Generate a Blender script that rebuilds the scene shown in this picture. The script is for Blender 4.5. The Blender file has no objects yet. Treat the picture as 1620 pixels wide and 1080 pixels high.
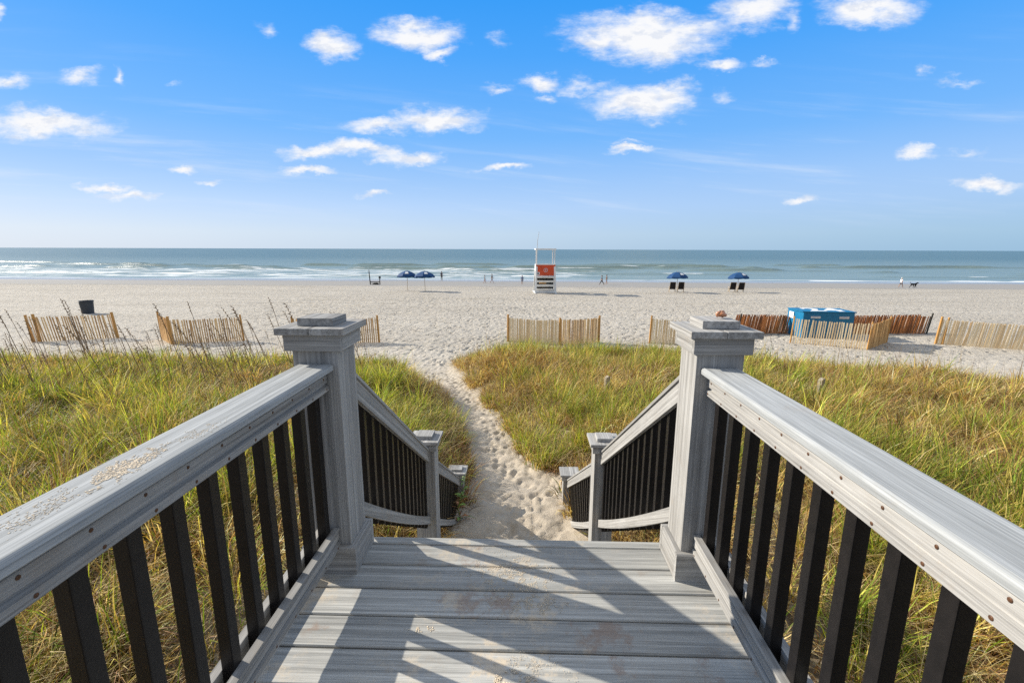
import bpy, bmesh, math, random
import numpy as np
from mathutils import Vector, Matrix

random.seed(7); RNG = np.random.default_rng(7)
R = math.radians
scene = bpy.context.scene
col = scene.collection

# ------------------------------------------------------------------ helpers
def link(name, me, parent=None, loc=(0, 0, 0), rot=(0, 0, 0)):
    o = bpy.data.objects.new(name, me); col.objects.link(o)
    o.location = loc; o.rotation_euler = rot
    if parent: o.parent = parent
    return o

def tag(o, label=None, cat=None, group=None, kind=None):
    if label: o['label'] = label
    if cat: o['category'] = cat
    if group: o['group'] = group
    if kind: o['kind'] = kind
    return o

def thing(name, label, cat, loc=(0, 0, 0), rz=0.0, group=None):
    return tag(link(name, None, None, loc, (0, 0, rz)), label, cat, group)

def copy_tree(o, parent=None):
    c = o.copy(); col.objects.link(c)
    if parent: c.parent = parent
    for ch in list(o.children): copy_tree(ch, c)
    return c

class MB:
    """collects simple shapes into one mesh"""
    def __init__(s): s.v = []; s.f = []; s.mi = []; s.m = 0
    def add(s, vs, fs, M=None):
        n = len(s.v)
        for p in vs:
            p = Vector(p)
            s.v.append(tuple(M @ p if M else p))
        for f in fs: s.f.append([i + n for i in f]); s.mi.append(s.m)
    def box(s, x0, x1, y0, y1, z0, z1, M=None, c=0.0):
        if c > 0:
            s.prism([(x0 + c, z0), (x1 - c, z0), (x1, z0 + c), (x1, z1 - c), (x1 - c, z1), (x0 + c, z1), (x0, z1 - c), (x0, z0 + c)], y0, y1, M)
            return
        s.add([(x0, y0, z0), (x1, y0, z0), (x1, y1, z0), (x0, y1, z0), (x0, y0, z1), (x1, y0, z1), (x1, y1, z1), (x0, y1, z1)],
              [(3, 2, 1, 0), (4, 5, 6, 7), (0, 1, 5, 4), (1, 2, 6, 5), (2, 3, 7, 6), (3, 0, 4, 7)], M)
    def prism(s, prof, y0, y1, M=None):
        """profile in (x,z), extruded along y"""
        n = len(prof)
        vs = [(x, y0, z) for x, z in prof] + [(x, y1, z) for x, z in prof]
        fs = [(i, (i + 1) % n, n + (i + 1) % n, n + i) for i in range(n)]
        fs += [tuple(range(n - 1, -1, -1)), tuple(range(n, 2 * n))]
        s.add(vs, fs, M)
    def tube(s, pts, rad, n=8, cap=True):
        pts = [Vector(p) for p in pts]
        rs = rad if isinstance(rad, (list, tuple)) else [rad] * len(pts)
        vs = []; fs = []
        for i, p in enumerate(pts):
            d = (pts[min(i + 1, len(pts) - 1)] - pts[max(i - 1, 0)]).normalized()
            a = d.orthogonal().normalized() if i == 0 else (pa - d * pa.dot(d)).normalized()
            pa = a; b = d.cross(a)
            for k in range(n):
                t = 2 * math.pi * k / n
                vs.append(tuple(p + (a * math.cos(t) + b * math.sin(t)) * rs[i]))
        for i in range(len(pts) - 1):
            for k in range(n):
                k2 = (k + 1) % n
                fs.append((i * n + k, i * n + k2, (i + 1) * n + k2, (i + 1) * n + k))
        if cap:
            fs.append(tuple(range(n - 1, -1, -1))); m = (len(pts) - 1) * n
            fs.append(tuple(range(m, m + n)))
        s.add(vs, fs)
    def lathe(s, prof, n=24, M=None):
        vs = []; fs = []
        for r, z in prof:
            for k in range(n):
                t = 2 * math.pi * k / n
                vs.append((r * math.cos(t), r * math.sin(t), z))
        for i in range(len(prof) - 1):
            for k in range(n):
                k2 = (k + 1) % n
                fs.append((i * n + k, i * n + k2, (i + 1) * n + k2, (i + 1) * n + k))
        s.add(vs, fs, M)
    def mesh(s, name, mats, smooth=False, bevel=0.0):
        me = bpy.data.meshes.new(name); me.from_pydata(s.v, [], s.f)
        for m in (mats if isinstance(mats, (list, tuple)) else [mats]): me.materials.append(m)
        me.polygons.foreach_set('material_index', s.mi)
        bm = bmesh.new(); bm.from_mesh(me)
        bmesh.ops.recalc_face_normals(bm, faces=bm.faces)
        if bevel > 0:
            bmesh.ops.bevel(bm, geom=[e for e in bm.edges if e.calc_face_angle(0) > 0.6], offset=bevel, segments=2, affect='EDGES', profile=0.6)
        if smooth:
            for f in bm.faces: f.smooth = True
        bm.to_mesh(me); bm.free()
        return me
    def build(s, name, mats, parent=None, loc=(0, 0, 0), rot=(0, 0, 0), smooth=False, bevel=0.0):
        return link(name, s.mesh(name, mats, smooth, bevel), parent, loc, rot)

def np_mesh(name, verts, quads=None, tris=None, smooth=False):
    me = bpy.data.meshes.new(name)
    verts = np.ascontiguousarray(verts, dtype=np.float32)
    me.vertices.add(len(verts)); me.vertices.foreach_set('co', verts.ravel())
    loops = []; starts = []; n = 0
    if quads is not None and len(quads):
        loops.append(quads.ravel()); starts.append(np.arange(len(quads)) * 4); n = quads.size
    if tris is not None and len(tris):
        loops.append(tris.ravel()); starts.append(n + np.arange(len(tris)) * 3)
    L = np.concatenate(loops).astype(np.int32); S = np.concatenate(starts).astype(np.int32)
    me.loops.add(len(L)); me.loops.foreach_set('vertex_index', L)
    me.polygons.add(len(S)); me.polygons.foreach_set('loop_start', S)
    me.update(calc_edges=True); me.validate()
    if smooth: me.polygons.foreach_set('use_smooth', np.ones(len(S), dtype=bool))
    return me

# value noise in numpy
_H = RNG.random((512, 512))
def vnoise(x, y):
    xi = np.floor(x).astype(int); yi = np.floor(y).astype(int)
    fx = x - xi; fy = y - yi
    fx = fx * fx * (3 - 2 * fx); fy = fy * fy * (3 - 2 * fy)
    g = lambda a, b: _H[a % 512, b % 512]
    return (g(xi, yi) * (1 - fx) + g(xi + 1, yi) * fx) * (1 - fy) + (g(xi, yi + 1) * (1 - fx) + g(xi + 1, yi + 1) * fx) * fy
def fbm(x, y, o=4):
    s = 0; a = 0.5
    for k in range(o):
        s = s + a * vnoise(x * 2 ** k + 17.3 * k, y * 2 ** k + 5.1 * k); a *= 0.5
    return s
def sstep(a, b, x):
    t = np.clip((x - a) / (b - a), 0, 1); return t * t * (3 - 2 * t)

# ------------------------------------------------------------------ materials
class NT:
    def __init__(s, tree): s.t = tree; s.n = tree.nodes; s.l = tree.links
    def node(s, kind, **kw):
        n = s.n.new(kind)
        for k, v in kw.items(): setattr(n, k, v)
        return n
    def set(s, sock, v):
        if isinstance(v, bpy.types.NodeSocket): s.l.new(v, sock)
        else: sock.default_value = v
    def math(s, op, a, b=0.0, c=0.0, clamp=False):
        n = s.node('ShaderNodeMath', operation=op, use_clamp=clamp)
        s.set(n.inputs[0], a); s.set(n.inputs[1], b)
        if len(n.inputs) > 2: s.set(n.inputs[2], c)
        return n.outputs[0]
    def vmath(s, op, a, b=(0, 0, 0), scale=None):
        n = s.node('ShaderNodeVectorMath', operation=op)
        s.set(n.inputs[0], a); s.set(n.inputs[1], b)
        if scale is not None: s.set(n.inputs['Scale'], scale)
        return n.outputs['Value'] if op in ('LENGTH', 'DOT_PRODUCT', 'DISTANCE') else n.outputs[0]
    def mix(s, f, a, b, blend='MIX'):
        n = s.node('ShaderNodeMix', data_type='RGBA', blend_type=blend)
        s.set(n.inputs[0], f); s.set(n.inputs[6], a); s.set(n.inputs[7], b)
        return n.outputs[2]
    def mixf(s, f, a, b):
        n = s.node('ShaderNodeMix', data_type='FLOAT')
        s.set(n.inputs[0], f); s.set(n.inputs[2], a); s.set(n.inputs[3], b)
        return n.outputs[0]
    def noise(s, vec, scale, detail=4, rough=0.55, dist=0.0):
        n = s.node('ShaderNodeTexNoise')
        s.set(n.inputs['Vector'], vec); s.set(n.inputs['Scale'], scale); s.set(n.inputs['Detail'], detail)
        s.set(n.inputs['Roughness'], rough); s.set(n.inputs['Distortion'], dist)
        return n.outputs['Fac']
    def ramp(s, f, stops, interp='LINEAR'):
        n = s.node('ShaderNodeValToRGB'); cr = n.color_ramp; cr.interpolation = interp
        while len(cr.elements) < len(stops): cr.elements.new(0.5)
        for e, (p, c) in zip(cr.elements, stops):
            e.position = p; e.color = (c[0], c[1], c[2], 1) if isinstance(c, (tuple, list)) else (c, c, c, 1)
        s.set(n.inputs[0], f)
        return n.outputs[0]
    def smooth(s, a, b, x):
        n = s.node('ShaderNodeMapRange', interpolation_type='SMOOTHSTEP')
        s.set(n.inputs['Value'], x); s.set(n.inputs['From Min'], a); s.set(n.inputs['From Max'], b)
        return n.outputs[0]
    def bump(s, h, strength, dist, normal=None):
        n = s.node('ShaderNodeBump'); s.set(n.inputs['Height'], h)
        n.inputs['Strength'].default_value = strength; n.inputs['Distance'].default_value = dist
        if normal: s.l.new(normal, n.inputs['Normal'])
        return n.outputs[0]
    def comb(s, x, y, z):
        n = s.node('ShaderNodeCombineXYZ'); s.set(n.inputs[0], x); s.set(n.inputs[1], y); s.set(n.inputs[2], z); return n.outputs[0]
    def sep(s, v):
        n = s.node('ShaderNodeSeparateXYZ'); s.set(n.inputs[0], v); return n.outputs

def new_mat(name):
    m = bpy.data.materials.new(name); m.use_nodes = True
    t = NT(m.node_tree); b = t.n.get('Principled BSDF')
    return m, t, b

def plain(name, c, rough=0.6, metal=0.0, var=0.15, scale=6.0, bump=0.0):
    m, t, b = new_mat(name)
    tc = t.node('ShaderNodeTexCoord'); oi = t.node('ShaderNodeObjectInfo')
    v = t.vmath('ADD', tc.outputs['Object'], t.vmath('SCALE', (7.1, 3.3, 5.7), scale=oi.outputs['Random']))
    n = t.noise(v, scale, 5)
    lo = tuple(x * (1 - var) for x in c); hi = tuple(min(1, x * (1 + var)) for x in c)
    t.l.new(t.ramp(n, [(0.3, lo), (0.7, hi)]), b.inputs['Base Color'])
    b.inputs['Roughness'].default_value = rough; b.inputs['Metallic'].default_value = metal
    if metal == 0 and rough > .4: b.inputs['Specular IOR Level'].default_value = 0.3
    if bump: t.l.new(t.bump(t.noise(v, scale * 6, 4), bump, 0.01), b.inputs['Normal'])
    return m

def composite(name, axis, dark=(0.135, 0.128, 0.118), light=(0.50, 0.488, 0.462), smudge=0.0, rough=0.8, slope=0.0):
    """wood-plastic composite: fine streaks along the board's long axis"""
    m, t, b = new_mat(name)
    tc = t.node('ShaderNodeTexCoord'); oi = t.node('ShaderNodeObjectInfo'); gi = t.node('ShaderNodeNewGeometry')
    rnd = t.math('ADD', oi.outputs['Random'], gi.outputs['Random Per Island'])
    oc = tc.outputs['Object']
    if slope:
        o3 = t.sep(oc); oc = t.comb(o3[0], o3[1], t.math('MULTIPLY_ADD', o3[1], -slope, o3[2]))
    v = t.vmath('ADD', oc, t.vmath('SCALE', (17.1, 23.3, 15.7), scale=rnd))
    sc = [58, 58, 58]; sc['xyz'.index(axis)] = .55
    n1 = t.noise(t.vmath('MULTIPLY', v, tuple(sc)), 1.0, 6, 0.62, 0.0)
    sc2 = [210, 210, 210]; sc2['xyz'.index(axis)] = 1.6
    n2 = t.noise(t.vmath('MULTIPLY', v, tuple(sc2)), 1.0, 4, 0.6)
    sc3 = [9, 9, 9]; sc3['xyz'.index(axis)] = 0.5
    n3 = t.noise(t.vmath('MULTIPLY', v, tuple(sc3)), 1.0, 3)
    s = t.math('ADD', t.math('MULTIPLY', n1, 0.55), t.math('ADD', t.math('MULTIPLY', n2, 0.25), t.math('MULTIPLY', n3, 0.2)))
    c = t.ramp(s, [(0.36, dark), (0.5, tuple((a + d) / 2 for a, d in zip(dark, light))), (0.62, light)])
    sc4 = [330, 330, 330]; sc4['xyz'.index(axis)] = 9
    sp = t.noise(t.vmath('MULTIPLY', v, tuple(sc4)), 1.0, 2, .5)
    c = t.mix(.17, c, t.ramp(sp, [(.32, tuple(q * .35 for q in dark)), (.68, tuple(min(1, q * 1.25) for q in light))]))
    # weathered pale bloom and faint warm dirt
    bl = t.smooth(0.52, 0.72, t.noise(v, 2.3, 5, 0.6))
    c = t.mix(t.math('MULTIPLY', bl, 0.28), c, (0.52, 0.515, 0.50, 1))
    dirt = t.smooth(0.56, 0.70, t.noise(v, 5.0, 6, 0.7))
    c = t.mix(t.math('MULTIPLY', dirt, 0.25 + smudge), c, (0.30, 0.235, 0.17, 1))
    if smudge:
        d2 = t.smooth(0.57, 0.66, t.noise(v, 3.1, 7, 0.72))
        c = t.mix(t.math('MULTIPLY', d2, 0.62), c, (0.30, 0.205, 0.15, 1))
        pos = t.node('ShaderNodeNewGeometry').outputs['Position']
        d3 = t.smooth(0.50, 0.64, t.noise(pos, 5.2, 10, 0.78))
        px = t.sep(pos)[0]
        lane = t.math('SUBTRACT', 1.0, t.smooth(0.1, 0.62, t.math('ABSOLUTE', t.math('ADD', px, 0.05))))
        edge = t.smooth(0.62, 0.80, t.math('ABSOLUTE', t.math('ADD', px, 0.03)))
        k = t.math('MULTIPLY', d3, t.math('ADD', t.math('MULTIPLY', lane, 0.9), t.math('MULTIPLY', edge, 0.8)), clamp=True)
        c = t.mix(t.math('MULTIPLY', k, 0.88), c, (0.60, 0.50, 0.37, 1))
    tone = t.math('MULTIPLY_ADD', t.math('FRACT', t.math('MULTIPLY', rnd, 7.31)), .22, .89)
    c = t.vmath('SCALE', c, scale=tone)
    t.l.new(c, b.inputs['Base Color'])
    b.inputs['Roughness'].default_value = rough
    b.inputs['Specular IOR Level'].default_value = 0.18
    t.l.new(t.bump(s, 0.8, 0.003), b.inputs['Normal'])
    return m

def slat_wood(name, lo, hi):
    m, t, b = new_mat(name)
    gi = t.node('ShaderNodeNewGeometry'); tc = t.node('ShaderNodeTexCoord')
    v = t.vmath('MULTIPLY', tc.outputs['Object'], (40, 40, 2.5))
    n = t.noise(v, 1.0, 4)
    f = t.math('ADD', t.math('MULTIPLY', gi.outputs['Random Per Island'], 0.75), t.math('MULTIPLY', n, 0.35))
    mid = tuple((a + c) / 2 for a, c in zip(lo, hi))
    t.l.new(t.ramp(f, [(0.1, lo), (0.45, mid), (0.95, hi)]), b.inputs['Base Color'])
    b.inputs['Roughness'].default_value = 0.8
    return m

M = {}
M['gx'] = composite('composite_grain_x', 'x'); M['gy'] = composite('composite_grain_y', 'y'); M['gz'] = composite('composite_grain_z', 'z')
M['deck'] = composite('composite_deck_board', 'x', dark=(0.17, 0.172, 0.165), light=(0.56, 0.555, 0.52), smudge=0.12)
M['cap'] = composite('composite_cap_rail', 'y', dark=(0.20, 0.21, 0.21), light=(0.54, 0.555, 0.555), rough=.88)
M['slope_a'] = composite('composite_grain_slope', 'y', slope=-.678); M['slope_b'] = composite('composite_grain_slope_low', 'y', slope=-.631)
M['black'] = plain('black_powder_coat', (0.0095, 0.0078, 0.0072), 0.42, 0.0, 0.3, 30, 0.15)
M['screw'] = plain('rusty_screw_head', (0.10, 0.045, 0.02), 0.6, 0.3, 0.4, 200)
M['frame_wood'] = plain('treated_lumber', (0.22, 0.17, 0.11), 0.85, 0, 0.25, 12, 0.3)
M['slat_tan'] = slat_wood('sand_fence_tan', (0.40, 0.21, 0.075), (0.88, 0.62, 0.31))
M['slat_gold'] = slat_wood('sand_fence_gold', (0.40, 0.21, 0.06), (0.70, 0.43, 0.17))
M['slat_dark'] = slat_wood('sand_fence_dark', (0.06, 0.022, 0.01), (0.58, 0.22, 0.06))
M['slat_pale'] = slat_wood('sand_fence_pale', (0.70, 0.49, 0.25), (0.92, 0.74, 0.46))
M['fence_post'] = plain('fence_post_wood', (0.52, 0.28, 0.085), 0.75, 0, 0.25, 20)
M['wire'] = plain('galvanised_wire', (0.3, 0.3, 0.3), 0.4, 0.8)
M['white'] = plain('white_paint', (0.78, 0.78, 0.75), 0.5, 0, 0.08, 4)
M['red'] = plain('red_paint', (0.62, 0.085, 0.028), 0.5, 0, 0.12, 3)
M['blue_canvas'] = plain('blue_canvas', (0.008, 0.055, 0.16), 0.7, 0, 0.12, 3)
M['blue_box'] = plain('blue_box_paint', (0.004, 0.15, 0.30), 0.5, 0, 0.12, 3)
M['grey_metal'] = plain('grey_metal', (0.55, 0.56, 0.57), 0.5, 0.0)
M['dark_grey'] = plain('dark_grey_plastic', (0.045, 0.052, 0.06), 0.55, 0, 0.2, 4)
M['dark_wood'] = plain('dark_weathered_wood', (0.045, 0.042, 0.032), 0.8, 0, 0.3, 8)
M['grey_wood'] = plain('grey_weathered_wood', (0.33, 0.28, 0.21), 0.85, 0, 0.35, 14, 0.4)
M['pale_wood'] = plain('pale_chair_wood', (0.48, 0.36, 0.22), 0.7, 0, 0.2, 10)
M['dark_fabric'] = plain('dark_sling_fabric', (0.018, 0.015, 0.016), 0.8)
M['skin'] = plain('skin', (0.42, 0.24, 0.16), 0.6, 0, 0.08)
M['hair'] = plain('hair', (0.03, 0.02, 0.014), 0.7)
M['hair_white'] = plain('white_hair', (0.65, 0.63, 0.6), 0.7)
for n, c in [('cloth_navy', (0.02, 0.03, 0.06)), ('cloth_white', (0.8, 0.8, 0.8)), ('cloth_black', (0.012, 0.012, 0.014)), ('cloth_grey', (0.18, 0.2, 0.24)), ('cloth_blue', (0.10, 0.16, 0.30)), ('cloth_tan', (0.4, 0.3, 0.22)), ('fur_black', (0.012, 0.01, 0.009))]:
    M[n] = plain(n, c, 0.8)
M['shell'] = plain('shell', (0.50, 0.22, 0.11), 0.35, 0, 0.35, 60)
M['leaf'] = plain('broad_leaf', (0.16, 0.26, 0.05), 0.5, 0, 0.35, 9)
M['leaf_dry'] = plain('dry_leaf', (0.45, 0.22, 0.10), 0.6, 0, 0.35, 9)
M['oat'] = plain('sea_oat_straw', (0.20, 0.125, 0.065), 0.8, 0, 0.3, 3)

def grass_mat():
    m, t, b = new_mat('dune_grass_blades')
    a = t.node('ShaderNodeAttribute', attribute_name='tint'); out = t.n.get('Material Output')
    t.l.new(a.outputs['Color'], b.inputs['Base Color']); b.inputs['Roughness'].default_value = 0.55
    b.inputs['Specular IOR Level'].default_value = 0.3
    tr = t.node('ShaderNodeBsdfTranslucent')
    t.l.new(t.mix(1.0, a.outputs['Color'], (1.0, 1.0, 0.62, 1), 'MULTIPLY'), tr.inputs['Color'])
    mx = t.node('ShaderNodeMixShader'); mx.inputs[0].default_value = 0.42
    t.l.new(b.outputs[0], mx.inputs[1]); t.l.new(tr.outputs[0], mx.inputs[2]); t.l.new(mx.outputs[0], out.inputs['Surface'])
    return m
M['grass'] = grass_mat()

def sand_mat():
    m, t, b = new_mat('beach_sand_surface')
    pos = t.node('ShaderNodeNewGeometry').outputs['Position']
    veg = t.node('ShaderNodeAttribute', attribute_name='veg').outputs['Fac']
    x, y, z = t.sep(pos)
    big = t.noise(t.vmath('MULTIPLY', pos, (0.05, 0.25, 0.0)), 1.0, 5)
    mid = t.noise(pos, 2.2, 6, 0.65)
    c = t.ramp(t.math('ADD', t.math('MULTIPLY', big, 0.5), t.math('MULTIPLY', mid, 0.5)), [(0.3, (0.395, 0.36, 0.305)), (0.7, (0.60, 0.555, 0.48))])
    near = t.math('SUBTRACT', 1.0, t.smooth(7.0, 20.0, y))
    c = t.mix(t.math('MULTIPLY', near, 0.7), c, t.ramp(t.noise(pos, 3.1, 7, .7), [(.36, (.31, .25, .18)), (.62, (.54, .445, .33))]))
    # grains and scattered wrack, plus footprint shade painted as dark flecks
    gr = t.noise(pos, 320.0, 2)
    c = t.mix(0.25, c, t.ramp(gr, [(0.35, (0.26, 0.22, 0.165)), (0.65, (0.66, 0.59, 0.48))]))
    streak = t.noise(t.vmath('MULTIPLY', pos, (0.12, 1.1, 0.0)), 1.0, 6, 0.7)
    band = t.math('MULTIPLY', t.smooth(50.0, 62.0, y), t.math('SUBTRACT', 1.0, t.smooth(76.0, 84.0, y)))
    c = t.mix(t.math('MULTIPLY', t.math('MULTIPLY', t.smooth(0.56, 0.66, streak), band), 0.6), c, (0.22, 0.19, 0.15, 1))
    fl = t.noise(t.vmath('MULTIPLY', pos, (1.6, 2.6, 0.0)), 1.0, 5, .75)
    c = t.mix(t.math('MULTIPLY', t.smooth(0.53, 0.62, fl), t.math('MULTIPLY', t.smooth(16.0, 22.0, y), .40)), c, (0.20, 0.175, 0.14, 1))  # dark flecks: shade inside footprints, painted into the sand colour
    mot = t.noise(t.vmath('MULTIPLY', pos, (0.09, 0.5, 0.0)), 1.0, 6, .7)
    c = t.mix(t.math('MULTIPLY', t.math('MULTIPLY', t.smooth(30.0, 62.0, y), t.smooth(0.42, 0.62, mot)), .45), c, (0.24, 0.21, 0.165, 1))
    tk = t.noise(t.vmath('MULTIPLY', pos, (0.02, 2.0, 0.0)), 1.0, 3, 0.6)
    c = t.mix(t.math('MULTIPLY', t.math('MULTIPLY', t.smooth(0.56, 0.63, tk), t.smooth(28.0, 40.0, y)), .40), c, (0.26, 0.225, 0.17, 1))
    # wet foreshore, with a thin broken wrack line above it
    edge = t.math('ADD', y, t.math('MULTIPLY', t.math('SUBTRACT', t.noise(t.vmath('MULTIPLY', pos, (0.03, 0.12, 0)), 1.0, 4), 0.5), 14.0))
    wl = t.math('MULTIPLY', t.smooth(2.4, .5, t.math('ABSOLUTE', t.math('SUBTRACT', edge, 66.0))), t.smooth(.50, .60, t.noise(t.vmath('MULTIPLY', pos, (.5, .9, 0)), 1.0, 5, .7)))
    c = t.mix(t.math('MULTIPLY', wl, .7), c, (.13, .11, .08, 1))
    wet = t.smooth(64.0, 75.0, edge)
    c = t.mix(wet, c, (0.29, 0.278, 0.258, 1))
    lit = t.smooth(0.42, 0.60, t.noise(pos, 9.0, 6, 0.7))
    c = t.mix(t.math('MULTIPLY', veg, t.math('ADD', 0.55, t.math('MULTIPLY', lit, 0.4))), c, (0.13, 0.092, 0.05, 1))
    t.l.new(c, b.inputs['Base Color'])
    b.inputs['Specular IOR Level'].default_value = 0.25
    sh = t.smooth(88.0, 100.0, edge)
    t.l.new(t.mixf(sh, 0.9, 0.16), b.inputs['Roughness'])
    # prints and ripples on the dry sand
    vo = t.node('ShaderNodeTexVoronoi', feature='SMOOTH_F1'); t.set(vo.inputs['Vector'], t.vmath('ADD', t.vmath('MULTIPLY', pos, (1.0, 0.75, 0.0)), t.vmath('SCALE', (1, 1, 0), scale=t.noise(pos, 1.9, 4)))); vo.inputs['Scale'].default_value = 3.3
    vo.inputs['Smoothness'].default_value = 0.35
    dry = t.math('SUBTRACT', 1.0, t.smooth(70.0, 82.0, y))
    h = t.math('MULTIPLY', t.math('SUBTRACT', t.smooth(0.0, 0.42, vo.outputs['Distance']), 0.5), t.mixf(t.smooth(20.0, 40.0, y), .15, .05))
    h = t.math('ADD', h, t.math('MULTIPLY', t.noise(t.vmath('MULTIPLY', pos, (1.0, 1.3, 0)), 2.1, 7, 0.72), .17))
    h = t.math('ADD', h, t.math('MULTIPLY', t.noise(pos, 5.0, 5, 0.6), 0.05))
    tr = t.noise(t.vmath('MULTIPLY', pos, (0.035, 2.4, 0.0)), 1.0, 3, 0.6)
    h = t.math('ADD', h, t.math('MULTIPLY', t.math('MULTIPLY', tr, t.smooth(26.0, 36.0, y)), 0.22))
    h = t.math('ADD', t.math('MULTIPLY', h, t.math('MULTIPLY', dry, t.smooth(15.0, 22.0, y))), t.math('MULTIPLY', t.noise(pos, 26.0, 6, 0.75), 0.016))
    t.l.new(t.bump(h, 1.0, 1.0), b.inputs['Normal'])
    return m
M['sand'] = sand_mat()
M['sand_loose'] = plain('loose_sand', (0.74, 0.63, 0.48), 0.95, 0, 0.1, 60, 0.0)

def sea_mat():
    m, t, b = new_mat('sea_water')
    pos = t.node('ShaderNodeNewGeometry').outputs['Position']
    x, y, z = t.sep(pos)
    foam = t.node('ShaderNodeAttribute', attribute_name='foam').outputs['Fac']
    n = t.noise(t.vmath('MULTIPLY', pos, (0.13, 0.95, 0.0)), 1.0, 7, 0.68)
    n2 = t.noise(t.vmath('MULTIPLY', pos, (0.05, 0.35, 0.0)), 1.0, 4, 0.6)
    fm = t.smooth(0.50, 0.68, t.math('ADD', foam, t.math('MULTIPLY', t.math('SUBTRACT', t.math('ADD', t.math('MULTIPLY', n, 0.6), t.math('MULTIPLY', n2, 0.4)), 0.5), 1.5)))
    deep = t.smooth(120.0, 420.0, y)
    c = t.mix(deep, (0.20, 0.26, 0.235, 1), (0.075, 0.128, 0.112, 1))
    patch = t.noise(t.vmath('MULTIPLY', pos, (0.008, 0.03, 0.0)), 1.0, 4)
    c = t.mix(t.math('MULTIPLY', patch, 0.4), c, (0.10, 0.158, 0.14, 1))
    c = t.mix(fm, c, (0.86, 0.87, 0.87, 1))
    t.l.new(c, b.inputs['Base Color'])
    t.l.new(t.mixf(fm, 0.34, 0.8), b.inputs['Roughness'])
    b.inputs['Specular IOR Level'].default_value = 0.5
    b.inputs['IOR'].default_value = 1.33
    w = t.math('ADD', t.math('MULTIPLY', t.noise(t.vmath('MULTIPLY', pos, (0.16, 0.42, 0.0)), 1.0, 5, 0.6), 0.75), t.math('MULTIPLY', t.noise(t.vmath('MULTIPLY', pos, (0.55, 1.5, 0.0)), 1.0, 6, 0.7), 0.34))
    w = t.math('MULTIPLY', w, t.math('MULTIPLY', t.smooth(100.0, 125.0, y), .42))
    t.l.new(t.bump(w, 1.0, 1.0), b.inputs['Normal'])
    return m
M['sea'] = sea_mat()

# ------------------------------------------------------------------ terrain
FY = [-10, 0, 6, 10, 15, 20, 50, 60, 80, 100, 106, 130, 200]
FZ = [-2.1, -2.1, -2.12, -2.45, -2.85, -2.95, -3.1, -3.6, -4.75, -5.25, -5.38, -6.2, -8]
LY = [-10, 5, 6.4, 7.4, 8.35, 10.1, 12.6, 14.4, 16]; LX = [-1.0, -1.0, -0.80, -0.98, -1.15, -1.58, -2.36, -2.95, -4.0]
RY = [-10, 5.8, 7, 7.9, 9.7, 11.3, 13.1, 15.4, 17.2]; RX = [0.9, 0.68, 0.38, 0.04, -0.42, -1.08, -1.74, -2.55, -2.95]
def far_left(x): return np.interp(x, [-60, -20, -14, -7, -4.2, -2.6], [15.5, 15.0, 14.6, 14.6, 14.8, 13.0])
def far_right(x): return np.interp(x, [-3, -2, 0, 4, 6.5, 10, 13, 18, 60], [16.2, 17.2, 17.8, 17.4, 16.6, 14.0, 12.6, 11.4, 10.5])
def veg_mask(x, y):
    """signed distance-like measure, >0 inside the grassed dunes"""
    wob = (fbm(x * 0.9 + 31, y * 0.9 + 11, 3) - 0.45) * 0.9
    xl = np.interp(y, LY, LX); xr = np.interp(y, RY, RX)
    dl = np.minimum(xl - x, far_left(x) - y)
    dr = np.minimum(x - xr, far_right(x) - y)
    return np.maximum(dl, dr) + wob * 0.6 - 0.02
def floor_z(y): return np.interp(y, FY, FZ)
def ground(x, y, detail=True):
    x = np.asarray(x, float); y = np.asarray(y, float)
    f = floor_z(y)
    v = veg_mask(x, y)
    dz = np.interp(y, [0, 4, 9, 13, 17.5], [-1.5, -1.58, -1.85, -2.1, -2.55]) + (fbm(x * 0.35 + 3, y * 0.35 + 9, 3) - 0.44) * 0.55
    k = sstep(-0.15, 1.5, v)
    z = f * (1 - k) + np.maximum(dz, f + 0.05) * k
    if detail:
        near = 1 - sstep(50, 70, y)
        z = z + (fbm(x * 0.25, y * 0.4, 3) - 0.45) * 0.16 * near * sstep(16, 22, y)
    return z

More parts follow.
